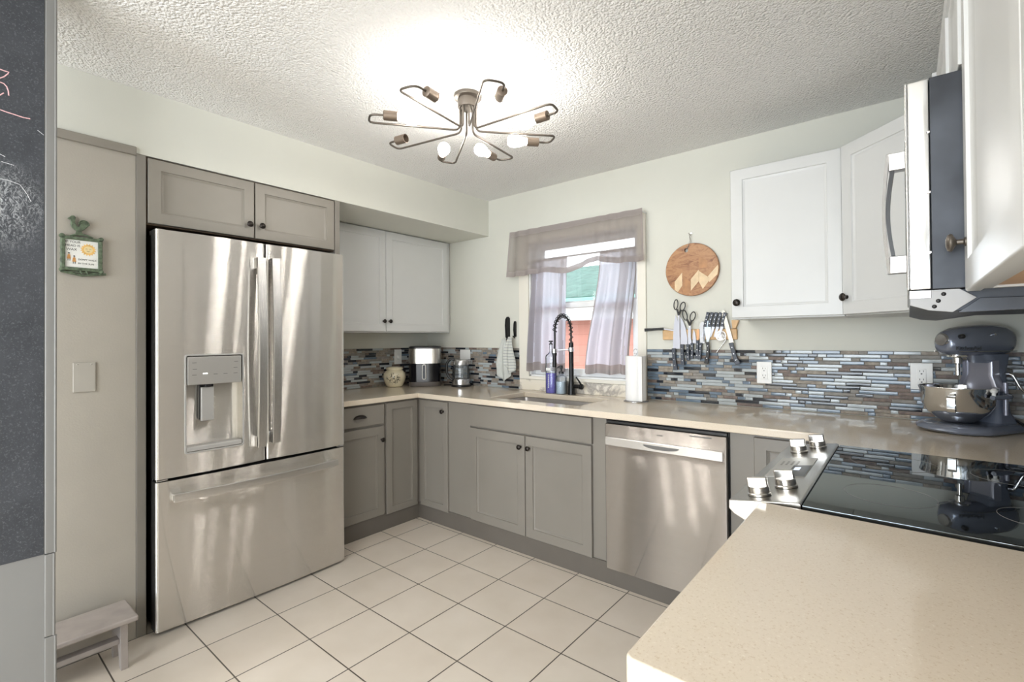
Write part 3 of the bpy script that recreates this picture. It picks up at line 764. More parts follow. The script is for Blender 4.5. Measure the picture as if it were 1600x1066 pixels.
# ------------------------------------------------------------------ worktops
def slab(name, xs, ys, inside, z0, z1, m, label, bev=0.004, rnd=None):
    mb = MB(); t = bmesh.new(); V = {}
    def g(i, j, k):
        if (i, j, k) not in V: V[(i, j, k)] = t.verts.new((xs[i], ys[j], (z0, z1)[k]))
        return V[(i, j, k)]
    nx, ny = len(xs)-1, len(ys)-1
    ok = lambda i, j: 0 <= i < nx and 0 <= j < ny and inside((xs[i]+xs[i+1])/2, (ys[j]+ys[j+1])/2)
    for i in range(nx):
        for j in range(ny):
            if not ok(i, j): continue
            for k in (0, 1): t.faces.new([g(i, j, k), g(i+1, j, k), g(i+1, j+1, k), g(i, j+1, k)])
            for di, dj, a, b in ((-1, 0, (i, j), (i, j+1)), (1, 0, (i+1, j), (i+1, j+1)), (0, -1, (i, j), (i+1, j)), (0, 1, (i, j+1), (i+1, j+1))):
                if not ok(i+di, j+dj): t.faces.new([g(*a, 0), g(*b, 0), g(*b, 1), g(*a, 1)])
    bmesh.ops.recalc_face_normals(t, faces=t.faces)
    if rnd:
        es = [e for e in t.edges if abs(e.verts[0].co.z-e.verts[1].co.z) > 0.01 and any((e.verts[0].co.xy-Vector(p)).length < 1e-4 for p in rnd[0])]
        bmesh.ops.bevel(t, geom=es, offset=rnd[1], segments=6, profile=0.5, affect='EDGES')
    bmesh.ops.dissolve_limit(t, angle_limit=0.01, verts=t.verts, edges=t.edges)
    es = [e for e in t.edges if len(e.link_faces) == 2 and e.link_faces[0].normal.angle(e.link_faces[1].normal) > 1.0]
    es = [e for e in es if any(abs(f.normal.z) > 0.9 for f in e.link_faces)]
    if bev: bmesh.ops.bevel(t, geom=es, offset=bev, segments=2, profile=0.5, affect='EDGES')
    mb._add(t)
    return tag(mb.build(name, m), label, 'worktop')
SK = (1.235, 1.925, -0.525, -0.14)
def in_main(x, y):
    if SK[0] < x < SK[1] and SK[2] < y < SK[3]: return False
    return (y > -0.646) or (x < 0.646 and y > -1.335) or (x > 3.124 and y > -0.857)
slab('worktop', [0.001, 0.646, SK[0], SK[1], 3.124, W-0.001], [-1.335, -0.857, -0.646, SK[2], SK[3], -0.001], in_main, 0.879, 0.914, COUNTER,
     'beige quartz worktop running around the sink to the range')
slab('worktop', [3.124, W-0.001], [-2.375, -1.661], lambda x, y: True, 0.876, 0.914, COUNTER,
     'beige quartz worktop nearest the camera, right of the range', rnd=([(3.124, -2.375)], 0.012))

# sink
m_ = MB()
def rr(x0, x1, y0, y1, r, z, n=5):
    P = []
    for cx, cy, a in ((x1-r, y1-r, 0), (x0+r, y1-r, PI/2), (x0+r, y0+r, PI), (x1-r, y0+r, 1.5*PI)):
        for k in range(n+1): P.append(Vector((cx+r*math.cos(a+PI/2*k/n), cy+r*math.sin(a+PI/2*k/n), z)))
    return P
sk = thing('sink', 'undermounted steel sink below the window', 'sink', (1.58, -0.33, 0.66))
m_.rings([rr(SK[0]-0.03, SK[1]+0.03, SK[2]-0.03, SK[3]+0.03, 0.04, 0.8785), rr(SK[0]-0.003, SK[1]+0.003, SK[2]-0.003, SK[3]+0.003, 0.03, 0.8785),
          rr(SK[0], SK[1], SK[2], SK[3], 0.03, 0.875), rr(SK[0]+0.01, SK[1]-0.01, SK[2]+0.01, SK[3]-0.01, 0.04, 0.69), rr(SK[0]+0.03, SK[1]-0.03, SK[2]+0.03, SK[3]-0.03, 0.04, 0.672),
          rr(SK[0]+0.2, SK[1]-0.2, SK[2]+0.15, SK[3]-0.15, 0.03, 0.668)], cap0=False)
m_.build('basin', SINKM, sk)
m_ = MB(); m_.lathe([(0.045, 0.670), (0.043, 0.674), (0.03, 0.672), (0, 0.671)], (1.58, -0.33, 0)); m_.build('drain', CHROME, sk)

# ------------------------------------------------------------------ refrigerator
FR = thing('refrigerator', 'stainless french door refrigerator with bottom freezer drawer', 'refrigerator', (0.45, -1.81, 0))
m_ = MB(); m_.box(0.06, 0.762, -2.268, -1.374, 0.03, 1.79, 0.004); m_.build('cabinet_body', DARKCASE, FR)
FF = 0.834
def fdoor(y0, y1, z0, z1, name, bow, notch=None):
    """slab door with a gently bowed front; notch = rectangular pocket (y0,y1,z0,z1,depth)"""
    mb = MB(); N = 24; yc, hw = (y0+y1)/2, (y1-y0)/2
    def front(y):
        t = (y-yc)/hw; e = max(0, (abs(t)*hw-(hw-0.012))/0.012)
        return FF + bow*(1-t*t) - bow*0.5 - 0.010*(1-math.sqrt(max(0, 1-e*e)))
    ys = sorted(set(round(q, 4) for q in [y0+(y1-y0)*k/N for k in range(N+1)]+[y0+0.012*(1-math.cos(PI/2*k/5)) for k in range(6)]+[y1-0.012*(1-math.cos(PI/2*k/5)) for k in range(6)]+([notch[0], notch[1]] if notch else [])))
    zs = [z0, z1] if not notch else [z0, notch[2], notch[3], z1]
    V = {}
    def g(y, z, f):
        k = (round(y, 5), round(z, 5), f)
        if k not in V: V[k] = mb.bm.verts.new((front(y) if f else 0.764, y, z))
        return V[k]
    for i in range(len(ys)-1):
        for j in range(len(zs)-1):
            if notch and ys[i] >= notch[0]-1e-6 and ys[i+1] <= notch[1]+1e-6 and j == 1: continue
            f = mb.bm.faces.new((g(ys[i], zs[j], 1), g(ys[i+1], zs[j], 1), g(ys[i+1], zs[j+1], 1), g(ys[i], zs[j+1], 1)))
        for z in (z0, z1):
            f = mb.bm.faces.new((g(ys[i], z, 0), g(ys[i+1], z, 0), g(ys[i+1], z, 1), g(ys[i], z, 1))); f.material_index = 1
    for y in (y0, y1):
        for j in range(len(zs)-1):
            f = mb.bm.faces.new((g(y, zs[j], 0), g(y, zs[j+1], 0), g(y, zs[j+1], 1), g(y, zs[j], 1))); f.material_index = 1
    f = mb.bm.faces.new((g(y0, z0, 0), g(y1, z0, 0), g(y1, z1, 0), g(y0, z1, 0)))
    f.material_index = 1
    bmesh.ops.recalc_face_normals(mb.bm, faces=mb.bm.faces)
    return mb.build(name, [STEEL, DARKCASE], FR)
NB = (-2.157, -1.916, 0.792, 1.235)
dl = fdoor(-2.272, -1.801, 0.690, 1.804, 'door', 0.010, NB)
drt = fdoor(-1.796, -1.348, 0.690, 1.804, 'door', 0.010)
fz = fdoor(-2.272, -1.348, 0.016, 0.676, 'freezer_drawer', 0.014)
def vbar(door, y, z0, z1):
    mb = MB(); w = 0.020
    loops = []
    n = 20
    for k in range(n+1):
        t = k/n; z = z0+(z1-z0)*t; x = FF+0.040+0.018*math.sin(PI*t)
        loops.append([Vector((x-0.009, y-w, z)), Vector((x-0.009, y+w, z)), Vector((x+0.005, y+w, z)), Vector((x+0.0065, y+w*0.85, z)), Vector((x+0.0065, y-w*0.85, z)), Vector((x+0.005, y-w, z))])
    mb.rings(loops)
    for z in (z0, z1-0.055): mb.box(FF-0.002, FF+0.044, y-w, y+w, z, z+0.055, 0.003)
    return mb.build('door_handle', STEELH, door, angle=30)
vbar(dl, -1.838, 0.768, 1.724); vbar(drt, -1.766, 0.778, 1.728)
mb = MB(); loops = []
for k in range(25):
    t = k/24; y = -2.214+0.796*t; x = FF+0.035+0.028*math.sin(PI*t); h = 0.0185
    loops.append([Vector((x-0.009, y, 0.604-h)), Vector((x-0.009, y, 0.604+h)), Vector((x+0.005, y, 0.604+h)), Vector((x+0.0065, y, 0.604+h*.85)), Vector((x+0.0065, y, 0.604-h*.85)), Vector((x+0.005, y, 0.604-h))])
mb.rings(loops)
for y in (-2.214, -1.458): mb.box(FF-0.002, FF+0.037, y, y+0.04, 0.589, 0.619, 0.003)
mb.build('drawer_handle', STEELH, fz, grain='y', angle=30)
# dispenser in the left door
dp = MB()
y0, y1, z0, z1 = NB
xi = 0.775
dp.poly([(xi, y0, z0), (xi, y1, z0), (xi, y1, z1), (xi, y0, z1)])
for ya in (y0, y1): dp.poly([(xi, ya, z0), (FF+0.004, ya, z0), (FF+0.004, ya, z1), (xi, ya, z1)])
for za in (z0, z1): dp.poly([(xi, y0, za), (FF+0.004, y0, za), (FF+0.004, y1, za), (xi, y1, za)])
dp.build('dispenser_recess', STEEL, dl)
m_ = MB(); m_.box(0.80, FF+0.004, y0+0.004, y1-0.004, 1.100, z1-0.004, 0.003); cp = m_.build('control_panel', STEELP, dl)
for y, z in ((-2.125, 1.203), (-2.123, 1.173), (-2.125, 1.146), (-2.036, 1.146), (-1.993, 1.146), (-1.948, 1.146), (-1.948, 1.173), (-1.945, 1.203)):
    m_ = MB(); m_.box(FF+0.0035, FF+0.0044, y-0.009, y+0.009, z-0.0012, z+0.0012); m_.build('control_mark', TEXTG, cp)
m_ = MB(); m_.box(FF+0.0035, FF+0.0046, -2.09, -2.07, 1.148, 1.154); m_.build('indicator', LENSL, dl)
m_ = MB(); m_.box(0.80, 0.815, -2.090, -2.035, 0.925, 1.085, 0.004); m_.build('paddle', SILVER, dl)
m_ = MB(); m_.box(0.776, 0.80, -2.093, -2.032, 0.93, 1.10, 0.003); m_.box(0.79, 0.825, -2.075, -2.05, 1.085, 1.10, 0.003); m_.build('chute', BLACK, dl)
m_ = MB(); m_.box(xi, FF+0.002, y0+0.002, y1-0.002, z0+0.001, z0+0.022, 0.003); m_.build('drip_tray', SILVER, dl)
m_ = MB()
e = 0.006
L0 = lambda i, d, r: [Vector((FF+d, p.x, p.y)) for p in rr(y0-i, y1+i, z0-i, z1+i, r, 0)]
m_.rings([L0(0.008, 0.001, 0.012), L0(0.007, 0.006, 0.012), L0(0.001, 0.006, 0.008), L0(0.0, 0.001, 0.008)], cap0=False, cap1=False)
m_.build('dispenser_rim', SILVER, dl)
m_ = MB(); m_.lathe([(0, 0), (0.0165, 0), (0.0165, 0.002), (0.0145, 0.003), (0.0135, 0.0022), (0, 0.0022)], (FF-0.003, -1.455, 1.729), X, 28); bd = m_.build('badge', SATIN, drt)
text_mesh('monogram', 'GE', 0.015, STEELH, bd, (FF+0.0002, -1.455, 1.7235), Y, Z, 0.0006, align='CENTER', shear=0.3)
for y in (-2.265, -1.40):
    m_ = MB(); m_.box(0.70, 0.80, y, y+0.04, 1.790, 1.812, 0.004); m_.build('hinge_cover', SILVER, FR)
for y in (-2.268, -1.395):
    m_ = MB(); m_.box(0.772, 0.822, y, y+0.043, 0.678, 0.688, 0.002); m_.build('hinge', CHROME, FR)
for y in (-2.2, -1.44):
    m_ = MB(); m_.cyl((0.70, y, 0), (0.70, y, 0.031), 0.022); m_.build('foot', BLACK, FR)
    m_ = MB(); m_.cyl((0.15, y, 0), (0.15, y, 0.031), 0.022); m_.build('foot', BLACK, FR)

# ------------------------------------------------------------------ dishwasher
DW = thing('dishwasher', 'stainless dishwasher with a pocket bar handle, right of the sink cabinet', 'dishwasher', (2.46, -0.3, 0))
m_ = MB(); m_.box(2.152, 2.768, -0.600, -0.02, 0.113, 0.872, 0.002); m_.build('tub_body', DARKCASE, DW)
m_ = MB(); m_.box(2.155, 2.765, -0.636, -0.6005, 0.090, 0.853, 0.005); dwd = m_.build('door', STEELD, DW)
m_ = MB(); m_.box(2.157, 2.763, -0.622, -0.6005, 0.855, 0.868, 0.001); m_.build('top_strip', BLACK, DW)
m_ = MB()
zc = 0.764; hh = 0.0225
prof = []
N = 30
loops = []
for k in range(N+1):
    t = k/N; x = 2.166+0.584*t
    d = 0.016
    lip = 0
    loops.append([Vector((x, -0.636, zc-hh)), Vector((x, -0.636, zc+hh)), Vector((x, -0.636-d+0.004, zc+hh)), Vector((x, -0.636-d, zc+hh-0.004-lip)), Vector((x, -0.636-d, zc-hh+0.004)), Vector((x, -0.636-d+0.004, zc-hh))])
m_.rings(loops); m_.build('door_handle', STEELH, dwd, grain='x', angle=40)
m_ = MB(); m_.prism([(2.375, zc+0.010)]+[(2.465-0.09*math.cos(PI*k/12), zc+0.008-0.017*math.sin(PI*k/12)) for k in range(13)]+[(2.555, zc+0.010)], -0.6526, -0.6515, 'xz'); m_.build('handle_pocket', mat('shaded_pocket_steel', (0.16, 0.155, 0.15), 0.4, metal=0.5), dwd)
for x0, x1, z0, z1 in ((2.44, 2.47, 0.822, 0.826), (2.60, 2.70, 0.838, 0.843)):
    m_ = MB(); m_.box(x0, x1, -0.6366, -0.636, z0, z1); m_.build('print', TEXTG, dwd)

# ------------------------------------------------------------------ range
RY0, RY1 = -1.652, -0.862
RG = thing('range', 'slide-in electric range with black glass cooktop and steel control panel', 'range', (3.45, -1.26, 0))
m_ = MB(); m_.box(3.125, 3.785, RY0, RY1, 0.02, 0.900, 0.003); m_.build('range_body', STEELD, RG)
m_ = MB(); m_.box(3.085, 3.124, RY0+0.004, RY1-0.004, 0.22, 0.79, 0.006); od = m_.build('oven_door', STEELD, RG)
m_ = MB(); m_.box(3.0835, 3.0855, RY0+0.1, RY1-0.1, 0.33, 0.66, 0.001); m_.build('oven_window', BLACKGLASS, od)
m_ = MB(); m_.tube(rpath([(3.085, RY0+0.06, 0.735), (3.035, RY0+0.06, 0.735), (3.035, RY1-0.06, 0.735), (3.085, RY1-0.06, 0.735)], 0.02), 0.011, 12); m_.build('oven_handle', STEELH, od, grain='y')
m_ = MB(); m_.box(3.09, 3.124, RY0+0.004, RY1-0.004, 0.03, 0.21, 0.006); m_.build('drawer', STEELD, RG)
m_ = MB(); m_.prism([(3.050, 0.900), (3.199, 0.9235), (3.207, 0.9215), (3.207, 0.895), (3.124, 0.84), (3.062, 0.868), (3.050, 0.880)], RY0, RY1, 'xz', 0.003); pn = m_.build('control_panel', steel('panel_stainless', (0.56, 0.55, 0.53), 0.2, 0.35, grain='x'), RG, grain='y')
tilt = math.atan2(0.0235, 0.149); pnorm = Vector((-math.sin(tilt), 0, math.cos(tilt))); pdir = Vector((math.cos(tilt), 0, math.sin(tilt)))
def pz(x): return 0.900+(x-3.050)*math.tan(tilt)
for x, y in ((3.108, -1.592), (3.152, -1.505), (3.108, -1.020), (3.152, -0.935)):
    mb = MB(); o = Vector((x, y, pz(x)+0.001))
    mb.lathe([(0, 0), (0.027, 0), (0.027, 0.004), (0.0245, 0.006), (0.0245, 0.018), (0.022, 0.021), (0, 0.021)], o, pnorm, 28)
    a = pnorm; bz = pdir
    # grip bar standing on the dial
    mtx = Matrix(((pdir.x, 0, pnorm.x, o.x), (pdir.y, 1, pnorm.y, o.y), (pdir.z, 0, pnorm.z, o.z), (0, 0, 0, 1)))
    mb.box(-0.023, 0.023, -0.0085, 0.0085, 0.018, 0.043, 0.003, mtx=mtx)
    mb.build('control_knob', KNOBM, RG)
m_ = MB()
mtx = Matrix(((pdir.x, 0, pnorm.x, 3.050), (0, 1, 0, 0), (pdir.z, 0, pnorm.z, 0.900), (0, 0, 0, 1)))
m_.box(0.028, 0.128, -1.395, -1.135, 0.0002, 0.0016, 0.0005, mtx=mtx); dsp = m_.build('display_panel', SILVER, RG)
m_ = MB(); m_.box(0.080, 0.127, -1.395, -1.25, 0.0016, 0.0022, mtx=mtx); m_.build('touch_pad', BLACK, dsp)
m_ = MB(); m_.box(0.088, 0.104, -1.315, -1.28, 0.0022, 0.0026, mtx=mtx); m_.build('clock_display', SCREEN, dsp)
for i in range(3):
    for j in range(4):
        m_ = MB(); m_.box(0.04+j*0.014, 0.046+j*0.014, -1.24+i*0.02, -1.232+i*0.02, 0.0016, 0.002, mtx=mtx); m_.build('control_mark', TEXTG, dsp)
m_ = MB(); m_.box(3.208, 3.77, RY0+0.002, RY1-0.002, 0.9005, 0.9195, 0.002); ck = m_.build('cooktop', BLACKGLASS, RG)
for cx, cy, r in ((3.36, -1.44, 0.09), (3.36, -1.06, 0.105), (3.62, -1.44, 0.075), (3.62, -1.06, 0.09)):
    m_ = MB(); m_.tube([(cx+r*math.cos(2*PI*k/48), cy+r*math.sin(2*PI*k/48), 0.9195) for k in range(48)], 0.0006, 4, closed=True); m_.build('burner_ring', TEXTG, ck)
m_ = MB(); m_.box(3.770, 3.785, RY0, RY1, 0.9005, 0.923, 0.002); m_.build('rear_trim', BLACKM, RG)

# ------------------------------------------------------------------ microwave
MW = thing('microwave', 'over-the-range microwave with curved bar handle and dark side panel', 'microwave', (3.6, -1.26, 1.35))
my0, my1 = -1.655, -0.864
m_ = MB(); m_.box(3.438, W-0.006, my0, my1, 1.396, 1.818, 0.002); m_.build('case', MICROCASE, MW)
m_ = MB(); m_.box(3.404, 3.4375, my0, my1, 1.3965, 1.818, 0.003); md = m_.build('door', CHROME, MW)
m_ = MB(); m_.box(3.3995, 3.404, my0, my1, 1.3965, 1.818, 0.002); m_.build('door_front', STEELH, md)
m_ = MB(); m_.box(3.3983, 3.3995, my0+0.19, my1-0.05, 1.46, 1.76, 0.0005); m_.build('door_window', BLACKGLASS, md)
mb = MB(); n = 18; loops = []; hy = -1.612
for k in range(n+1):
    t = k/n; z = 1.436+0.255*t; x = 3.372-0.008*math.sin(PI*t)
    loops.append([Vector((x-0.004, hy-0.009, z)), Vector((x+0.002, hy-0.012, z)), Vector((x+0.002, hy+0.012, z)), Vector((x-0.004, hy+0.009, z))])
mb.rings(loops)
for z in (1.436, 1.654): mb.box(3.372, 3.4, hy-0.013, hy+0.013, z, z+0.037, 0.002)
mb.build('door_handle', SATIN, md)
mb = MB(); mb.rings([[Vector((3.3745-0.008*math.sin(PI*k/n)+dx, hy+dy, 1.474+0.18*k/n)) for dx, dy in ((0, -0.0115), (0.007, -0.0115), (0.007, 0.0115), (0, 0.0115))] for k in range(n+1)]); mb.build('grip_lining', BLACK, md)
m_ = MB(); m_.prism([(3.404, 1.395), (3.404, 1.366), (3.432, 1.356), (3.47, 1.352), (3.56, 1.366), (W-0.008, 1.366), (W-0.008, 1.395)], my0+0.013, my1, 'xz', 0.001); m_.build('bottom_housing', MICROCASE, MW)
m_ = MB(); m_.prism([(3.404, 1.395), (3.404, 1.366), (3.432, 1.355), (3.468, 1.350), (3.502, 1.377), (3.478, 1.395)], my0, my0+0.0125, 'xz', 0.0008); m_.build('side_bracket', mat('grey_bracket_steel', (0.40, 0.40, 0.405), 0.45), MW)
m_ = MB(); m_.prism([(3.475, 1.349), (3.507, 1.376), (W-0.01, 1.372), (W-0.01, 1.358)], my0+0.004, my0+0.012, 'xz', 0.0008); m_.build('vent_grille', MICROCASE, MW)
m_ = MB(); m_.box(3.403, 3.437, my0-0.001, my1+0.001, 1.379, 1.395, 0.001); m_.build('vent_strip', SATIN, MW)
m_ = MB()
for k in range(5): m_.box(3.49+k*0.05, 3.525+k*0.05, my0+0.06, my0+0.34, 1.362, 1.3665)
m_.build('grease_filter', BLACKM, MW)
for x, z in ((3.455, 1.386), (3.447, 1.373), (3.441, 1.362)):
    mb = MB(); mb.lathe([(0, 0), (0.004, 0), (0.003, 0.0015), (0, 0.002)], (x, my0, z), -Y, 12); mb.build('screw', BLACK, MW)
for z in (1.47, 1.59, 1.71):
    mb = MB(); mb.lathe([(0, 0), (0.0035, 0), (0.0025, 0.002), (0, 0.0025)], (3.436, my0, z), -Y, 12); mb.build('screw', CHROME, MW)

# ------------------------------------------------------------------ ceiling light
LC = Vector((1.845, -1.335, H)); LZ = 2.262
CL = thing('ceiling_light', 'eight-armed industrial ceiling light with filament-shaped bulbs', 'ceiling light', LC)
m_ = MB(); m_.lathe([(0, 0), (0.062, 0), (0.064, -0.006), (0.062, -0.016), (0.046, -0.020), (0.046, -0.058), (0.042, -0.062), (0, -0.062)], LC, Z, 32); m_.build('canopy', PEWTER, CL)
bulb_m, nt, b = nodes_of('lit_bulb')
b.inputs['Base Color'].default_value = (1, 1, 1, 1); b.inputs['Emission Color'].default_value = (1.0, 0.955, 0.89, 1); b.inputs['Emission Strength'].default_value = BULB
LA = [-128, -83, -38, 4, 48, 97, 144, -170]
LR = [0.440, 0.440, 0.455, 0.445, 0.415, 0.40, 0.425, 0.425]
for k, (dg, R) in enumerate(zip(LA, LR)):
    a = math.radians(dg); u = Vector((math.cos(a), math.sin(a), 0)); t = Vector((-math.sin(a), math.cos(a), 0))
    c0 = Vector((LC.x, LC.y, 0))
    p = [c0+u*0.036+Z*(H-0.045), c0+u*0.036+Z*LZ, c0+u*R+Z*LZ, c0+u*(R-0.012)+t*0.083+Z*LZ, c0+u*(R-0.075)+t*0.083+Z*LZ]
    m_ = MB(); m_.tube(rpath(p, 0.03), 0.0048, 10); arm = m_.build('arm', PEWTER, CL)
    so = c0+u*(R-0.065)+t*0.083+Z*LZ
    m_ = MB(); m_.lathe([(0, 0), (0.014, 0), (0.0205, 0.003), (0.0205, 0.060), (0.0185, 0.0605), (0.0175, 0.030), (0, 0.030)], so, -u, 20); m_.build('socket', SOCKET, arm)
    if k != 7:
        bo = so-u*0.042
        m_ = MB(); m_.lathe([(0, 0), (0.013, 0), (0.014, 0.018), (0.019, 0.035), (0.027, 0.060), (0.0305, 0.080), (0.028, 0.098), (0.018, 0.110), (0, 0.114)], bo, -u, 20); m_.build('bulb', bulb_m, arm)

# ------------------------------------------------------------------ curtains
m_ = MB(); m_.cyl((WX0+0.004, 0.02, 1.895), (WX1-0.004, 0.02, 1.895), 0.006)
tag(m_.build('curtain_rod', VINYL), 'white tension rod inside the window frame behind the valance', 'curtain rod')
rod = MB(); rod.tube(rpath([(1.062, -0.001, 2.098), (1.062, -0.050, 2.098), (2.118, -0.050, 2.098), (2.118, -0.001, 2.098)], 0.012), 0.005, 10)
tag(rod.build('curtain_rod', VINYL), 'white wall-mounted rod carrying the grey valance', 'curtain rod')
rv = random.Random(4)
fold = [(rv.uniform(0, 6.28), rv.uniform(0.7, 1.3)) for _ in range(8)]
def val(u, v):
    x = 1.052+(2.126-1.052)*u; zt = 2.116; zb = 1.787
    x += (u-0.5)*2*0.022*v*(1 if u < .5 else 0.35)
    edge = min(1, 6*abs(u-0.5)**1.5+0.15)
    y = -0.074 - (0.005+0.011*v)*math.sin(u*62+fold[0][0]+1.4*math.sin(u*9))*edge - 0.010*v*math.sin(u*17+1)
    z = zt-(zt-zb)*v
    z += (-0.028*math.exp(-((u-0.46)/0.10)**2)+0.030*math.exp(-((u-0.68)/0.09)**2)-0.014*math.exp(-((u-0.03)/0.2)**2))*v
    return Vector((x, y, z))
m_ = MB(); m_.grid(val, 160, 26, lambda u, v: 1 if (v < 0.13 or v > 0.87 or u < 0.015 or u > 0.985) else 0)
tag(m_.build('valance', [SHEER, HEMF], angle=180), 'grey sheer valance across the top of the window', 'curtain')
def cafe(name, xl0, xl1, xr0, xr1, label, bulge, seed, freq, dbl):
    r = random.Random(seed); ph = r.uniform(0, 6)
    def fn(u, v):
        sl = v*v*(3-2*v)
        a = xl0+(xl1-xl0)*sl; b = xr0+(xr1-xr0)*sl
        x = a+(b-a)*u
        amp = 0.005+0.017*min(1, v*1.6)
        y = 0.010 - amp*math.sin(u*freq+ph+1.2*math.sin(u*5+v*0.8)) - 0.03*v - bulge*v*math.sin(u*3.0)
        return Vector((x, y, 1.897-(1.897-1.062)*v - 0.006*v*math.sin(u*freq*.5)))
    mb = MB(); mb.grid(fn, 90, 40, lambda u, v: 1 if (v > 0.935 or v < 0.03 or u < 0.02 or u > 0.98) else 2 if any(a < u+0.02*math.sin(v*4) < b for a, b in dbl) else 0)
    return tag(mb.build(name, [SHEERC, HEMF, SHEERD], angle=180), label, 'curtain')
cafe('cafe_curtain', 1.192, 1.165, 1.515, 1.515, 'grey sheer cafe curtain on the left half of the window, beside the towel hooks', 0.0, 2, 34, ((0.0, 0.14), (0.22, 0.34), (0.84, 0.9)))
cafe('cafe_curtain', 1.775, 1.655, 2.050, 1.985, 'grey sheer cafe curtain on the right half of the window, beside the paper towels', 0.0, 5, 26, ((0.58, 0.80), (0.90, 0.94)))

# ------------------------------------------------------------------ faucet
FA = thing('faucet', 'black spring-neck kitchen faucet behind the sink', 'faucet', (1.594, -0.075, 0.914))
fx, fy = 1.594, -0.075
m_ = MB(); m_.lathe([(0, 0), (0.027, 0), (0.027, 0.006), (0.024, 0.010), (0.022, 0.06), (0.018, 0.085), (0.0165, 0.10), (0.0165, 0.355), (0.013, 0.36), (0, 0.36)], (fx, fy, 0.914), Z, 24); m_.build('body', BLACKM, FA)
arc = [Vector((fx, fy-0.10+0.10*math.cos(PI*k/40), 1.345+0.112*math.sin(PI*k/40))) for k in range(41)]
arc = [Vector((fx, fy, 1.27+0.075*k/6)) for k in range(6)]+arc
m_ = MB(); m_.tube(arc+[Vector((fx, fy-0.20, 1.30)), Vector((fx-0.003, fy-0.20, 1.225))], 0.0065, 10); m_.build('hose', BLACKM, FA)
# helix around the arc
hel = []; turns = 15; T = len(arc)-1; nper = 14
for i in range(turns*nper+1):
    f = i/(turns*nper)*T; k = min(int(f), T-1); q = f-k
    p = arc[k].lerp(arc[k+1], q); d = (arc[k+1]-arc[k]).normalized(); n1 = X; n2 = d.cross(n1)
    a = 2*PI*i/nper; hel.append(p+(n1*math.cos(a)+n2*math.sin(a))*0.0135)
m_ = MB(); m_.tube(hel, 0.0028, 6); m_.build('spring', BLACKM, FA)
m_ = MB(); m_.lathe([(0, 0), (0.011, 0), (0.0135, 0.004), (0.0125, 0.07), (0.016, 0.085), (0.016, 0.11), (0.009, 0.115), (0, 0.115)], (fx-0.003, fy-0.20, 1.113), Z, 20); m_.build('spray_head', BLACKM, FA)
m_ = MB(); m_.tube([(fx, fy, 1.225), (fx-0.003, fy-0.185, 1.222)], 0.005, 10); m_.cyl((fx-0.003, fy-0.20, 1.207), (fx-0.003, fy-0.20, 1.233), 0.0185); m_.cyl((fx, fy, 1.212), (fx, fy, 1.24), 0.0205); m_.build('holder_arm', SATIN, FA)
m_ = MB(); m_.cyl((fx+0.01, fy, 0.972), (fx+0.075, fy-0.004, 0.972), 0.014); m_.cyl((fx+0.068, fy-0.004, 0.972), (fx+0.092, fy-0.005, 0.972), 0.019, bev=0.004); m_.tube([(fx+0.080, fy-0.005, 0.985), (fx+0.072, fy-0.02, 1.012), (fx+0.055, fy-0.03, 1.04)], [0.007, 0.0055, 0.0045], 10); m_.build('lever', BLACKM, FA)

# bottles
DS = thing('dish_soap_bottle', 'clear pump bottle half full of purple dish soap', 'bottle', (1.430, -0.085, 0.914))
m_ = MB(); m_.lathe([(0, 0), (0.040, 0), (0.043, 0.004), (0.043, 0.255), (0.040, 0.268), (0.018, 0.285), (0.012, 0.30), (0.012, 0.345), (0, 0.346)], (1.430, -0.085, 0.9145), Z, 28, 1.0, 0.75); m_.build('bottle', FROST, DS)
m_ = MB(); m_.lathe([(0, 0.001), (0.0415, 0.001), (0.0415, 0.142), (0, 0.142)], (1.430, -0.085, 0.9155), Z, 28, 0.99, 0.73); m_.build('liquid', PURPLE, DS)
m_ = MB()
for k in range(7): m_.box(1.426, 1.434, -0.1188, -0.1174, 0.955+k*0.014, 0.963+k*0.014)
m_.box(1.410, 1.450, -0.1186, -0.1174, 1.075, 1.095)
m_.build('print', PLATE, DS)
m_ = MB(); m_.lathe([(0, 0.345), (0.014, 0.345), (0.014, 0.352), (0.006, 0.354), (0.006, 0.362), (0.016, 0.364), (0.016, 0.372), (0, 0.374)], (1.430, -0.085, 0.9145), Z, 20); m_.build('pump_cap', BLACK, DS)
SD = thing('soap_dispenser', 'clear soap dispenser with black pump beside the faucet', 'soap dispenser', (1.517, -0.085, 0.914))
m_ = MB(); m_.lathe([(0, 0), (0.036, 0), (0.039, 0.005), (0.039, 0.112), (0.034, 0.126), (0.017, 0.135), (0.016, 0.142), (0, 0.142)], (1.517, -0.085, 0.9145), Z, 28); m_.build('bottle', FROST, SD)
m_ = MB(); m_.lathe([(0, 0.002), (0.037, 0.002), (0.037, 0.085), (0, 0.085)], (1.517, -0.085, 0.9155), Z, 28); m_.build('liquid', SOAPC, SD)
m_ = MB(); m_.lathe([(0, 0.142), (0.018, 0.142), (0.018, 0.156), (0.006, 0.158), (0.006, 0.175), (0.012, 0.177), (0.012, 0.198), (0.006, 0.2), (0, 0.2)], (1.517, -0.085, 0.9145), Z, 20); m_.tube([(1.517, -0.085, 1.104), (1.515, -0.115, 1.105), (1.515, -0.127, 1.098)], 0.005, 8); m_.build('pump', BLACK, SD)

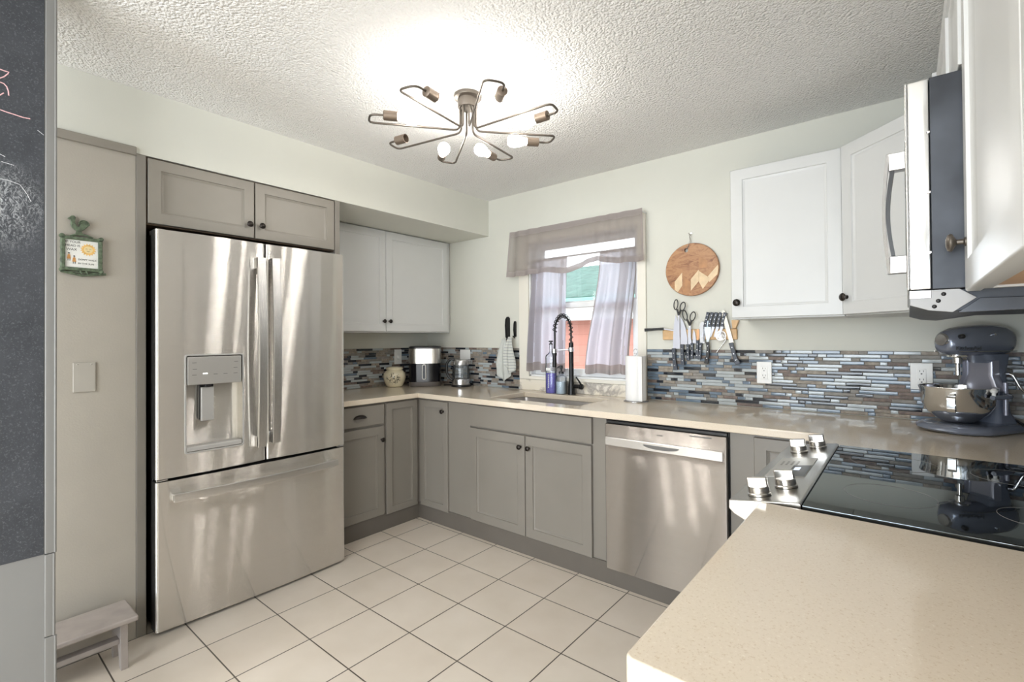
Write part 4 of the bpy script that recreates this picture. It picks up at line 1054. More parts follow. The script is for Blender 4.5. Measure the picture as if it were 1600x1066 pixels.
# paper towels
px, py = 2.108, -0.155
PH = thing('paper_towel_holder', 'wire paper towel holder right of the window', 'paper towel holder', (px, py, 0.914))
m_ = MB(); m_.tube([(px+0.072*math.cos(2*PI*k/40), py+0.072*math.sin(2*PI*k/40), 0.9175) for k in range(40)], 0.003, 8, closed=True); m_.tube([(px-0.07, py, 0.9175), (px+0.07, py, 0.9175)], 0.003, 8); m_.build('base_ring', SATIN, PH)
m_ = MB(); m_.tube([(px, py, 0.9175), (px, py, 1.205)], 0.003, 8); m_.tube([(px+0.013*math.cos(a), py, 1.219+0.016*math.sin(a)) for a in [2*PI*k/20 for k in range(20)]], 0.0025, 8, closed=True); m_.build('post', SATIN, PH)
m_ = MB(); m_.lathe([(0.006, 0.0), (0.060, 0.0), (0.062, 0.003), (0.062, 0.268), (0.060, 0.271), (0.02, 0.271), (0.018, 0.268), (0.018, 0.1), (0.006, 0.1)], (px, py, 0.9215), Z, 40)
m_.box(px+0.04, px+0.0625, py-0.05, py-0.049, 0.923, 1.19)
tag(m_.build('paper_towel_roll', PAPER), 'white roll of paper towels standing on the worktop holder', 'paper towels')

# ------------------------------------------------------------------ towel hooks and towels
for hx, z0, z1, yo, lab in ((0.975, 1.295, 1.476, -0.03, 'tall dark wall hook, left of the pair by the window'), (1.040, 1.318, 1.440, -0.008, 'short flat dark wall hook, right of the pair by the window')):
    m_ = MB()
    m_.prism([(-0.001, z0), (-0.001, z1-0.012), (yo*0.5-0.004, z1), (yo-0.007, z1-0.02), (yo-0.012, z1-0.07), (yo-0.006, z0+0.02), (-0.012, z0)], hx-0.011, hx+0.011, 'yz', 0.002)
    m_.tube([(hx, -0.004, z0+0.01), (hx, -0.02, z0-0.008), (hx, -0.034, z0+0.006)], 0.005, 8)
    tag(m_.build('wall_hook', BLACKM), lab, 'hook')
def towel(name, cx, zt, zb, wl, wr, m, label, seed, yb, zskew, tip):
    def fn(u, v):
        e = min(1, 0.22+v*1.15)
        x = cx+(-wl+(wl+wr)*u)*e
        y = yb - (0.006+0.018*e)*(0.55+0.45*math.sin(u*11+seed)) - 0.012*math.sin(PI*min(1, v*1.2))
        z = zt-(zt-zb)*v + zskew*u*v + tip*(abs(u-0.5))*v
        return Vector((x, y, z))
    mb = MB(); mb.grid(fn, 44, 30)
    o = mb.build(name, m, angle=180)
    md_ = o.modifiers.new('thick', 'SOLIDIFY'); md_.thickness = 0.004; md_.offset = 0
    return tag(o, label, 'towel')
towel('dish_towel', 0.948, 1.300, 0.968, 0.062, 0.072, CLOTHG, 'plain pale grey dish towel hanging from the tall hook', 1.0, -0.028, 0.0, 0.10)
towel('dish_towel', 1.030, 1.318, 1.055, 0.055, 0.070, CLOTHS, 'striped grey dish towel hanging from the short hook', 2.4, -0.055, -0.035, 0.10)

# ------------------------------------------------------------------ cutting board
bx, bz, br_ = 2.408, 1.708, 0.157
CBD = thing('cutting_board', 'round wooden cutting board with chevron inlay hanging on the wall', 'cutting board', (bx, -0.02, bz))
m_ = MB()
hole = (2.378, 1.826, 0.0125)
t = bmesh.new(); N = 64
o1 = [Vector((bx+br_*math.cos(2*PI*k/N), 0, bz+br_*math.sin(2*PI*k/N))) for k in range(N)]
i1 = [Vector((hole[0]+hole[2]*math.cos(2*PI*k/N), 0, hole[1]+hole[2]*math.sin(2*PI*k/N))) for k in range(N)]
yb, yf = Vector((0, -0.006, 0)), Vector((0, -0.026, 0))
m_.rings([[p+yb for p in i1], [p+yb for p in o1], [p+yf*0.9 for p in o1], [p*1.0+yf+(Vector((bx, 0, bz))-p).normalized()*0.003 for p in o1], [p+yf for p in i1], [p+yb for p in i1]], cap0=False, cap1=False)
m_.build('board', ACACIA, CBD)
def clip_piece(pts, m, name):
    """chevron strip clipped to the round board, 0.6 mm proud so that it reads as an inlay"""
    out = [Vector((p[0], p[1])) for p in pts]; c = Vector((bx, bz)); R = br_-0.004
    for k in range(48):
        a = 2*PI*(k+.5)/48; nrm = Vector((math.cos(a), math.sin(a))); o2 = []
        for i in range(len(out)):
            p, q = out[i], out[(i+1) % len(out)]; dp, dq = (p-c).dot(nrm)-R, (q-c).dot(nrm)-R
            if dp <= 0: o2.append(p)
            if (dp < 0) != (dq < 0) and abs(dp-dq) > 1e-9: o2.append(p.lerp(q, dp/(dp-dq)))
        out = o2
        if len(out) < 3: return
    mb = MB(); mb.prism([(p.x, p.y) for p in out], -0.0266, -0.0255, 'xz'); mb.build(name, m, CBD)
S = 0.31/830  # board pixels to metres
def bp(a, b): return (2.408+(a-525)*S, 1.708-(b-605)*S)
clip_piece([bp(255, 780), bp(378, 640), bp(378, 850), bp(300, 960), bp(255, 960)], BEECH, 'inlay')
clip_piece([bp(515, 760), bp(640, 620), bp(640, 800), bp(515, 945)], BEECH, 'inlay')
clip_piece([bp(643, 640), bp(775, 740), bp(800, 800), bp(700, 930), bp(643, 815)], BEECH, 'inlay')
clip_piece([bp(780, 735), bp(940, 560), bp(940, 700), bp(800, 830)], BEECH, 'inlay')
clip_piece([bp(640, 415), bp(775, 480), bp(775, 600), bp(640, 600)], ACACIA2, 'inlay')
clip_piece([bp(390, 690), bp(505, 800), bp(505, 960), bp(450, 1000), bp(390, 1000)], ACACIA2, 'inlay')
m_ = MB(); m_.tube([(2.402, -0.004, 1.927), (2.402, -0.016, 1.914), (2.398, -0.027, 1.922), (2.392, -0.030, 1.928)], 0.0022, 8); m_.cyl((2.402, -0.0005, 1.927), (2.402, -0.006, 1.927), 0.005)
tag(m_.build('wall_hook', SATIN), 'small bent wire hook above the round cutting board', 'hook')
m_ = MB(); m_.tube([(2.398, -0.026, 1.920), (2.402, -0.030, 1.88), (2.390, -0.030, 1.842), (2.380, -0.028, 1.834)], 0.0014, 6); m_.tube([(2.396, -0.024, 1.920), (2.400, -0.004, 1.88), (2.386, -0.004, 1.842), (2.378, -0.006, 1.834)], 0.0014, 6)
m_.build('hanging_cord', mat('grey_twine', (0.35, 0.33, 0.30), 0.9), CBD)

# ------------------------------------------------------------------ knife rack
yk = -0.024
KR = thing('knife_rack', 'wooden magnetic knife rack on the wall', 'knife rack', (2.44, -0.01, 1.32))
m_ = MB(); m_.box(2.224, 2.656, -0.020, -0.0005, 1.289, 1.352, 0.006, 3); m_.build('magnetic_bar', MAPLE, KR)
KG = 'knives on the magnetic rack'
def knife(name, label, blade, handle, hr, rivets=3, y=yk, bm_=BLADE, hm=HANDLEB, th=0.0022, cat='knife', group=KG, ht=0.014):
    """blade: polygon (x,z) on the rack; handle: centreline (x,z) list, hr: half width"""
    root = thing(name, label, cat, (handle[0][0], y, handle[-1][1]), group)
    m = MB(); m.prism(blade, y-th, y, 'xz'); m.build('blade', bm_, root)
    hc = [Vector((a, 0, b)) for a, b in handle]; left, right = [], []
    for i, p in enumerate(hc):
        d = (hc[min(i+1, len(hc)-1)]-hc[max(i-1, 0)]).normalized(); nn = Vector((d.z, 0, -d.x))
        w = hr*(1.0, 0.86, 0.92, 1.15)[min(3, round(3*i/max(1, len(hc)-1)))]
        left.append((p+nn*w)); right.append((p-nn*w))
    pl = [(p.x, p.z) for p in left+right[::-1]]
    m = MB(); m.prism(pl, y-ht+0.003, y+0.003, 'xz', 0.002); m.build('handle', hm, root)
    if rivets:
        for k in range(rivets):
            t = (k+0.7)/(rivets+0.4)*(len(hc)-1); i = min(int(t), len(hc)-2); p = hc[i].lerp(hc[i+1], t-i)
            m = MB(); m.cyl((p.x, y-ht+0.0035, p.z), (p.x, y-ht+0.0022, p.z), 0.0026, seg=12); m.build('rivet', SATIN, root)
    return root
knife('chef_knife', 'large chef knife, longest at the left end of the rack', [(2.309, 1.440), (2.322, 1.412), (2.332, 1.36), (2.336, 1.30), (2.335, 1.236), (2.292, 1.236), (2.293, 1.30), (2.299, 1.38)], [(2.298, 1.238), (2.299, 1.19), (2.302, 1.15), (2.308, 1.106)], 0.0115)
knife('chef_knife', 'second chef knife with a broad bright blade, right of the largest one', [(2.340, 1.428), (2.356, 1.40), (2.371, 1.355), (2.380, 1.30), (2.380, 1.262), (2.340, 1.260), (2.338, 1.34)], [(2.349, 1.262), (2.349, 1.22), (2.350, 1.18), (2.352, 1.138)], 0.0105)
knife('utility_knife', 'narrow utility knife, third blade from the left of the rack', [(2.386, 1.365), (2.396, 1.345), (2.403, 1.30), (2.404, 1.260), (2.384, 1.260), (2.383, 1.32)], [(2.384, 1.262), (2.384, 1.23), (2.384, 1.20), (2.384, 1.166)], 0.009)
knife('paring_knife', 'small paring knife, fourth blade from the left of the rack', [(2.418, 1.352), (2.426, 1.33), (2.431, 1.29), (2.430, 1.268), (2.412, 1.268), (2.412, 1.32)], [(2.409, 1.270), (2.409, 1.24), (2.408, 1.21), (2.406, 1.178)], 0.0085)
knife('paring_knife', 'paring knife with a copper coloured blade in the middle of the rack', [(2.436, 1.352), (2.448, 1.352), (2.450, 1.32), (2.446, 1.285), (2.436, 1.285)], [(2.441, 1.287), (2.440, 1.25), (2.438, 1.21), (2.436, 1.178)], 0.0085, bm_=mat('copper_blade', (0.55, 0.30, 0.16), 0.35, metal=0.7))
kn = knife('serrated_knife', 'rounded serrated knife left of the blue-white spreader', [(2.469, 1.399), (2.480, 1.386), (2.484, 1.36), (2.480, 1.268), (2.454, 1.268), (2.452, 1.36), (2.456, 1.386)], [(2.459, 1.272), (2.457, 1.24), (2.454, 1.21), (2.449, 1.174)], 0.0085, bm_=mat('grey_blade', (0.42, 0.42, 0.43), 0.35, metal=0.8))
m_ = MB()
for k in range(12): m_.box(2.472, 2.481, yk-0.0032, yk-0.0021, 1.28+k*0.008, 1.284+k*0.008)
m_.build('serration', BLACKM, kn)
knife('spreader_knife', 'blue-white round-ended spreader knife hanging in front of the rack', [(2.500, 1.400), (2.512, 1.392), (2.519, 1.372), (2.517, 1.33), (2.508, 1.29), (2.500, 1.275), (2.491, 1.290), (2.483, 1.34), (2.482, 1.375), (2.489, 1.393)], [(2.499, 1.275), (2.502, 1.24), (2.499, 1.20), (2.489, 1.150)], 0.0095, y=yk-0.004, bm_=mat('blue_white_blade', (0.62, 0.72, 0.82), 0.3, metal=0.4), hm=BLACK)
knife('bread_knife', 'long bread knife hung diagonally at the right end of the rack', [(2.576, 1.444), (2.586, 1.458), (2.596, 1.452), (2.642, 1.272), (2.622, 1.262)], [(2.628, 1.272), (2.638, 1.23), (2.648, 1.19), (2.664, 1.152)], 0.012, y=yk-0.006, bm_=mat('cream_blade', (0.80, 0.76, 0.66), 0.35, metal=0.2))
knife('honing_steel', 'black handled tool lying sideways off the left end of the rack', [(2.232, 1.353), (2.232, 1.361), (2.30, 1.350), (2.30, 1.342)], [(2.236, 1.357), (2.20, 1.356), (2.16, 1.354), (2.113, 1.352)], 0.0085, 0, y=yk-0.001, hm=BLACK, cat='honing steel', group=None)
# row of steak knives with handles slanting up
SG = 'steak knives held handle up behind the rack'
rs = random.Random(2)
for k in range(5):
    ox = 0.0235*k
    zt = 1.449-0.0015*k
    knife('steak_knife', ('steak knife held handle up, leftmost of the slanted row', 'steak knife held handle up, second from left in the slanted row', 'steak knife held handle up, middle of the slanted row', 'steak knife held handle up, fourth from left in the slanted row', 'steak knife held handle up, last of the slanted row, behind the bread knife')[k],
          [(2.476+ox, 1.366), (2.494+ox, 1.366), (2.470+ox, 1.305), (2.462+ox, 1.305)], [(2.485+ox, 1.364), (2.490+ox, 1.395), (2.497+ox, 1.42), (2.505+ox, zt)], 0.0088, 3, y=yk-0.001+0.0, group=SG)
m_ = MB(); m_.prism([(2.634, 1.3525), (2.652, 1.3525), (2.668, 1.398), (2.630, 1.400)], -0.030, -0.004, 'xz', 0.002)
tag(m_.build('wooden_wedge', MAPLE), 'pale wooden wedge standing on the right end of the knife rack', 'wooden block')
# measuring scoop
MS = thing('measuring_spoon', 'round metal measuring spoon hanging on the rack', 'spoon', (2.57, yk-0.01, 1.31))
m_ = MB(); m_.lathe([(0.027, 0), (0.029, 0.002), (0.029, 0.006), (0.026, 0.007), (0.021, 0.004), (0.012, 0.002), (0, 0.001)], (2.570, yk+0.003, 1.312), -Y, 28); m_.build('bowl', SATIN, MS)
m_ = MB(); m_.tube([(2.597, yk-0.002, 1.300), (2.596, yk-0.003, 1.285), (2.572, yk-0.003, 1.25), (2.547, yk-0.003, 1.217)], 0.0028, 8); m_.build('handle', SATIN, MS)
# scissors
def ring_loop(cx, cz, a, b, rot, n=28, y=0):
    P = []
    for k in range(n):
        t = 2*PI*k/n; x, z = a*math.cos(t), b*math.sin(t)
        P.append((cx+x*math.cos(rot)-z*math.sin(rot), y, cz+x*math.sin(rot)+z*math.cos(rot)))
    return P
def scissors(label, loops, pivot, tip, y):
    root = thing('scissors', label, 'scissors', (pivot[0], y, pivot[1]), 'black handled scissors on the rack')
    for (cx, cz, a, b, rot), sgn in zip(loops, (1, -1)):
        m = MB(); m.tube(ring_loop(cx, cz, a, b, rot, y=y), 0.0032, 8, closed=True)
        d = (Vector((pivot[0], 0, pivot[1]))-Vector((cx, 0, cz))).normalized()
        e = Vector((cx, 0, cz))+d*b*0.98
        m.tube([(e.x, y, e.z), (pivot[0], y, pivot[1])], [0.006, 0.0055], 8)
        m.build('handle', BLACK, root)
        m = MB(); w = 0.006*sgn
        m.prism([(pivot[0]-w, pivot[1]+0.004), (pivot[0]+w*0.4, pivot[1]), (tip[0]+w*0.15, tip[1]), (tip[0]-w*0.3, tip[1])], y-0.001+0.0015*sgn, y+0.001+0.0015*sgn, 'xz'); m.build('blade', BLADE, root)
    m = MB(); m.cyl((pivot[0], y-0.006, pivot[1]-0.006), (pivot[0], y+0.002, pivot[1]-0.006), 0.004, seg=14); m.build('pivot_screw', SATIN, root)
scissors('black handled scissors above the largest chef knife, higher of the two pairs', [(2.315, 1.503, 0.012, 0.030, -0.10), (2.356, 1.490, 0.0145, 0.026, -0.30)], (2.330, 1.438), (2.335, 1.30), yk+0.000-0.008)
scissors('black handled scissors in the middle of the rack, lower of the two pairs', [(2.369, 1.436, 0.0125, 0.030, 0.22), (2.415, 1.428, 0.0145, 0.027, -0.30)], (2.398, 1.374), (2.402, 1.29), yk-0.008)

# ------------------------------------------------------------------ outlets and plates
def outlet(label, p, u, n, w=0.074, h=0.118, kind='duplex', m=PLATE):
    p, u, n = Vector(p), Vector(u), Vector(n)
    root = thing('power_outlet' if kind == 'duplex' else 'wall_plate', label, 'outlet' if kind == 'duplex' else 'wall plate', p)
    mt = Matrix(((u.x, 0, n.x, p.x), (u.y, 0, n.y, p.y), (u.z, 1, n.z, p.z), (0, 0, 0, 1)))
    m_ = MB(); m_.box(-w/2, w/2, -h/2, h/2, 0, 0.006, 0.0025, mtx=mt); m_.build('cover_plate', m, root)
    if kind == 'duplex':
        m_ = MB(); m_.box(-0.0165, 0.0165, -0.034, 0.034, 0.006, 0.0085, 0.001, mtx=mt); r = m_.build('receptacle', m, root)
        m_ = MB()
        for dz in (-0.019, 0.019):
            for du in (-0.0065, 0.0065): m_.box(du-0.0012, du+0.0012, dz+0.001, dz+0.009, 0.0083, 0.0088, mtx=mt)
            m_.box(-0.003, 0.003, dz-0.010, dz-0.005, 0.0083, 0.0088, mtx=mt)
        m_.build('slots', BLACK, r)
    elif kind == 'blank':
        for du in (-0.022, 0.022):
            m_ = MB(); m_.lathe([(0, 0), (0.003, 0), (0.002, 0.0015), (0, 0.0018)], p+u*du+Z*(h/2-0.008)+n*0.006, n, 12); m_.build('screw', m, root)
    elif kind == 'plug':
        m_ = MB(); m_.box(-0.014, 0.014, -0.02, 0.012, 0.006, 0.03, 0.004, mtx=mt); m_.build('plug', m, root)
    return root
outlet('white power outlet on the mosaic, directly under the knife rack end', (2.791, -0.0085, 1.108), X, -Y)
outlet('white power outlet on the mosaic, beside the stand mixer', (3.446, -0.0085, 1.117), X, -Y, 0.08, 0.122)
outlet('white wall plate above the glass kettle', (0.498, -0.0085, 1.172), X, -Y, 0.12, 0.082, 'blank')
outlet('white wall plate behind the cream jar', (0.0085, -0.338, 1.155), Y, X, 0.075, 0.125, 'plug')
outlet('greige painted blank plate on the wall below the rooster plaque', (SX-0.004, -2.500, 1.158), Y, X, 0.072, 0.122, 'blank', BEIGEPL)

# ------------------------------------------------------------------ small appliances, left corner
jx, jy = 0.105, -0.445
JR = thing('ceramic_jar', 'cream ceramic jar with dark flower decoration beside the air fryer', 'jar', (jx, jy, 0.914))
m_ = MB(); m_.lathe([(0, 0), (0.060, 0), (0.066, 0.006), (0.086, 0.05), (0.092, 0.08), (0.088, 0.108), (0.070, 0.130), (0.062, 0.136), (0.062, 0.142), (0, 0.142)], (jx, jy, 0.9145), Z, 36); m_.build('pot', CROCK, JR)
m_ = MB(); m_.lathe([(0.058, 0.140), (0.068, 0.142), (0.070, 0.150), (0.066, 0.158), (0.045, 0.164), (0.0, 0.166)], (jx, jy, 0.9145), Z, 36); m_.build('lid', CREAM, JR)

scene.cycles.caustics_reflective = False; scene.cycles.caustics_refractive = False
ax_, ay_ = 0.238, -0.226
AF = thing('air_fryer', 'steel and black air fryer in the left corner of the worktop', 'air fryer', (ax_, ay_, 0.914), rotz=-PI/4)
def sq(w, d, z, n=40, e=4.5, cx=0.0):
    P = []
    for k in range(n):
        t = 2*PI*k/n; c, s = math.cos(t), math.sin(t)
        P.append(Vector((cx+w/2*math.copysign(abs(c)**(2/e), c), d/2*math.copysign(abs(s)**(2/e), s), z)))
    return P
def block(name, m, lv, parent, **k):
    mb = MB(); mb.rings([sq(w, d, z) for w, d, z in lv]); return mb.build(name, m, parent, local=True, **k)
block('base', mat('taupe_plastic', (0.11, 0.095, 0.085), 0.45), [(0.25, 0.262, 0.001), (0.256, 0.268, 0.008), (0.256, 0.268, 0.038)], AF)
drw = block('drawer', mat('gloss_black_plastic', (0.008, 0.008, 0.010), 0.10, spec=0.25), [(0.250, 0.262, 0.0385), (0.252, 0.264, 0.19)], AF)
block('upper_shell', steel('fryer_steel', (0.66, 0.645, 0.62), 0.22, 0.5), [(0.254, 0.266, 0.1905), (0.254, 0.266, 0.312)], AF)
block('top_cap', BLACK, [(0.254, 0.266, 0.3125), (0.252, 0.264, 0.326), (0.235, 0.247, 0.332)], AF)
mb = MB()
mb.rings([[Vector((0.125, p.x, p.y)) for p in rr(-0.018, 0.018, 0.058, 0.186, 0.0175, 0)], [Vector((0.150, p.x, p.y)) for p in rr(-0.018, 0.018, 0.058, 0.186, 0.0175, 0)],
          [Vector((0.152, p.x, p.y)) for p in rr(-0.0155, 0.0155, 0.0605, 0.1835, 0.015, 0)], [Vector((0.152, p.x, p.y)) for p in rr(-0.011, 0.011, 0.065, 0.179, 0.0105, 0)], [Vector((0.146, p.x, p.y)) for p in rr(-0.010, 0.010, 0.066, 0.178, 0.0095, 0)]])
mb.build('drawer_handle', SILVER, drw, local=True)
mb = MB(); mb.rings([[Vector((x, p.x, p.y)) for p in rr(-0.0098, 0.0098, 0.0662, 0.1778, 0.0093, 0)] for x in (0.1461, 0.1472)]); mb.build('handle_inlay', MICROCASE, drw, local=True)
mb = MB(); mb.box(0.1268, 0.1276, -0.014, 0.014, 0.248, 0.2515); mb.build('print', TEXTG, AF, local=True)

kx, ky = 0.555, -0.118
KT = thing('kettle', 'glass electric kettle with black handle, right of the air fryer', 'kettle', (kx, ky, 0.914))
m_ = MB(); m_.lathe([(0, 0), (0.080, 0), (0.083, 0.005), (0.080, 0.016), (0, 0.017)], (kx, ky, 0.9145), Z, 36); m_.build('power_base', BLACK, KT)
m_ = MB(); m_.lathe([(0, 0.0175), (0.074, 0.0175), (0.075, 0.022), (0.074, 0.058), (0.072, 0.062), (0, 0.062)], (kx, ky, 0.9145), Z, 36); m_.build('steel_band', SATIN, KT)
m_ = MB(); m_.lathe([(0.071, 0.0625), (0.073, 0.08), (0.071, 0.13), (0.063, 0.185), (0.058, 0.205), (0.0555, 0.205), (0.0605, 0.185), (0.0685, 0.13), (0.0705, 0.08), (0.0690, 0.065), (0, 0.065)], (kx, ky, 0.9145), Z, 36); m_.build('glass_body', CLEAR, KT)
m_ = MB(); m_.lathe([(0.059, 0.178), (0.0665, 0.180), (0.0625, 0.208), (0.055, 0.216), (0.05, 0.222), (0.0, 0.224)], (kx, ky, 0.9145), Z, 36)
m_.prism([(0.045, -0.02), (0.083, -0.004), (0.083, 0.004), (0.045, 0.02)], 0.183, 0.212, 'xy', 0.003, mtx=Matrix.Translation((kx, ky, 0.9145)) @ Matrix.Rotation(math.radians(35), 4, 'Z')); m_.build('lid', SATIN, KT)
ha = Vector((-0.80, -0.60, 0))
c0 = Vector((kx, ky, 0.9145))
m_ = MB(); m_.tube(rpath([c0+ha*0.055+Z*0.218, c0+ha*0.085+Z*0.228, c0+ha*0.118+Z*0.195, c0+ha*0.118+Z*0.11, c0+ha*0.10+Z*0.075, c0+ha*0.071+Z*0.05], 0.035, 6), 0.011, 12); m_.build('handle', BLACK, KT)
m_ = MB(); m_.tube(rpath([(kx-0.08, ky-0.01, 0.9195), (kx-0.14, ky+0.02, 0.9195), (kx-0.17, ky-0.06, 0.9195), (kx-0.12, ky+0.06, 0.9195), (kx-0.05, ky+0.09, 0.9195)], 0.05), 0.0042, 8); m_.build('power_cord', BLACK, KT)

# ------------------------------------------------------------------ stand mixer
TH = math.radians(228)
MXL = Vector((3.635, -0.145, 0.914))
MX = thing('stand_mixer', 'slate blue stand mixer with polished steel bowl in the right corner', 'stand mixer', MXL, rotz=TH)
def st(x0, x1, w, z, n=14, wb=None):
    """stadium outline: round nose at x1, squarer heel at x0"""
    wb = wb or w; P = []
    for k in range(n+1):
        a = -PI/2+PI*k/n; P.append(Vector((x1-w/2+w/2*math.cos(a), w/2*math.sin(a), z)))
    for k in range(7):
        a = PI/2+PI/2*k/6; P.append(Vector((x0+0.04+0.04*math.cos(a), wb/2-0.04+0.04*math.sin(a), z)))
    for k in range(7):
        a = PI+PI/2*k/6; P.append(Vector((x0+0.04+0.04*math.cos(a), -wb/2+0.04+0.04*math.sin(a), z)))
    return P
mb = MB(); mb.rings([st(-0.095, 0.248, 0.262, 0.004, wb=0.20), st(-0.10, 0.255, 0.272, 0.012, wb=0.205), st(-0.098, 0.252, 0.268, 0.022, wb=0.20), st(-0.085, 0.235, 0.235, 0.032, wb=0.175), st(-0.06, 0.20, 0.18, 0.037, wb=0.15)]); mb.build('base', MIXP, MX, local=True)
for fx_, fy_ in ((-0.05, 0.07), (-0.05, -0.07), (0.17, 0.08), (0.17, -0.08)):
    mb = MB(); mb.cyl((fx_, fy_, 0.0005), (fx_, fy_, 0.005), 0.016, seg=16); mb.build('foot', BLACK, MX, local=True)
def rc(x0, x1, w, z): return [Vector((p.x, p.y, z)) for p in rr(x0, x1, -w/2, w/2, min(0.025, w*0.3), 0)]
mb = MB(); mb.rings([rc(-0.085, 0.03, 0.15, 0.034), rc(-0.07, 0.012, 0.125, 0.075), rc(-0.06, 0.0, 0.118, 0.15), rc(-0.06, 0.0, 0.112, 0.24), rc(-0.075, 0.02, 0.105, 0.285), rc(-0.085, 0.04, 0.10, 0.312)]); mb.build('column', MIXP, MX, local=True)
mb = MB(); mb.rings([rc(0.0, 0.016, 0.150, 0.165), rc(0.0, 0.016, 0.128, 0.205), rc(0.0, 0.016, 0.112, 0.225), rc(0.0, 0.016, 0.112, 0.288)]); mb.build('column_front', MIXL, MX, local=True)
for sy in (1, -1):
    mb = MB(); mb.cyl((-0.012, sy*0.074, 0.07), (-0.012, sy*0.074, 0.20), 0.008, seg=14); mb.build('guide_rail', MIXL, MX, local=True)
# head: lofted along x
loops = []
for x, hw, zlo, zhi in ((-0.118, 0.022, 0.352, 0.390), (-0.112, 0.042, 0.330, 0.410), (-0.095, 0.056, 0.314, 0.424), (-0.06, 0.064, 0.306, 0.431), (0.0, 0.067, 0.305, 0.434), (0.08, 0.067, 0.305, 0.430), (0.13, 0.063, 0.306, 0.422), (0.165, 0.052, 0.311, 0.408), (0.185, 0.036, 0.322, 0.393), (0.193, 0.018, 0.338, 0.376)):
    zc, hz = (zlo+zhi)/2, (zhi-zlo)/2
    loops.append([Vector((x, hw*math.copysign(abs(math.cos(a))**0.75, math.cos(a)), zc+hz*math.copysign(abs(math.sin(a))**0.85, math.sin(a)))) for a in [2*PI*k/32 for k in range(32)]])
mb = MB(); mb.rings(loops); mb.build('head', MIXP, MX, local=True, angle=60)
mb = MB()
for sy in (1, -1): mb.tube([(-0.09, sy*0.0595, 0.325), (-0.04, sy*0.0672, 0.325), (0.09, sy*0.0675, 0.325), (0.14, sy*0.0602, 0.325), (0.172, sy*0.046, 0.325)], 0.0022, 6)
mb.build('trim_band', SATIN, MX, local=True)
text_mesh('lettering', 'KitchenAid', 0.019, INK, MX, (0.184, 0.0475, 0.333), (-0.955, 0.29, 0), Z, 0.0016, local=True, space=1.05)
mb = MB(); mb.lathe([(0.026, 0.0), (0.027, 0.004), (0.0225, 0.009), (0.0225, 0.013), (0.0, 0.014)], (0.186, 0, 0.372), X, 28); mb.build('hub_cover', SATIN, MX, local=True)
mb = MB(); mb.cyl((0.165, 0.048, 0.385), (0.170, 0.066, 0.387), 0.009, seg=16, bev=0.002); mb.build('hub_screw', BLACK, MX, local=True)
mb = MB(); mb.cyl((0.03, 0.062, 0.392), (0.03, 0.073, 0.394), 0.005, seg=12); mb.build('speed_lever', CHROME, MX, local=True)
mb = MB(); mb.lathe([(0, 0), (0.032, 0), (0.034, -0.010), (0.030, -0.012), (0.016, -0.014), (0.016, -0.036), (0.0085, -0.040), (0.0085, -0.085), (0, -0.086)], (0.118, 0, 0.312), Z, 24); mb.build('beater_shaft', CHROME, MX, local=True)
bc = Vector((0.122, 0, 0))
mb = MB(); mb.lathe([(0, 0.040), (0.052, 0.040), (0.060, 0.046), (0.094, 0.075), (0.114, 0.112), (0.119, 0.165), (0.124, 0.180), (0.1225, 0.1825), (0.117, 0.178), (0.1125, 0.115), (0.092, 0.079), (0.06, 0.052), (0, 0.050)], bc, Z, 48); bw = mb.build('bowl', CHROME, MX, local=True, angle=50)
mb = MB(); h = Vector((math.cos(0.55), math.sin(0.55), 0)); hp = Vector((-h.y, h.x, 0))
P = rpath([bc+h*0.116+Z*0.150, bc+h*0.152+Z*0.152, bc+h*0.150+Z*0.085, bc+h*0.100+Z*0.078], 0.02, 5)
mb.rings([[p+hp*0.012+Z*0.0, p-hp*0.012+Z*0.0, p-hp*0.012+h*0.003+Z*0.002, p+hp*0.012+h*0.003+Z*0.002] for p in P]); mb.build('bowl_handle', CHROME, bw, local=True)
mb = MB()
for sy in (1, -1): mb.tube(rpath([(-0.012, sy*0.074, 0.150), (0.03, sy*0.128, 0.150), (0.128, sy*0.132, 0.150)], 0.03), 0.009, 10)
mb.build('bowl_arm', MIXP, MX, local=True)
for sy in (1, -1):
    mb = MB(); mb.lathe([(0.006, 0), (0.006, 0.016), (0.010, 0.018), (0.012, 0.026), (0.006, 0.032), (0, 0.033)], (0.122, sy*0.132, 0.152), Z, 16); mb.build('bowl_pin', PLATE, MX, local=True)
mb = MB(); mb.tube(rpath([(-0.03, 0.060, 0.235), (-0.03, 0.085, 0.235), (-0.05, 0.105, 0.165), (-0.115, 0.135, 0.150), (-0.14, 0.15, 0.150)], 0.022), 0.0055, 10); mb.build('lift_lever', CHROME, MX, local=True)
mb = MB(); mb.tube(rpath([(-0.09, 0.04, 0.05), (-0.10, 0.09, 0.02), (-0.085, 0.17, 0.006), (-0.04, 0.26, 0.006), (0.02, 0.31, 0.006)], 0.05), 0.0042, 8); cd = mb.build('power_cord', BLACK, MX, local=True)
mb = MB(); mb.box(0.015, 0.06, 0.295, 0.325, 0.001, 0.022, 0.005); mb.build('plug', BLACK, cd, local=True)

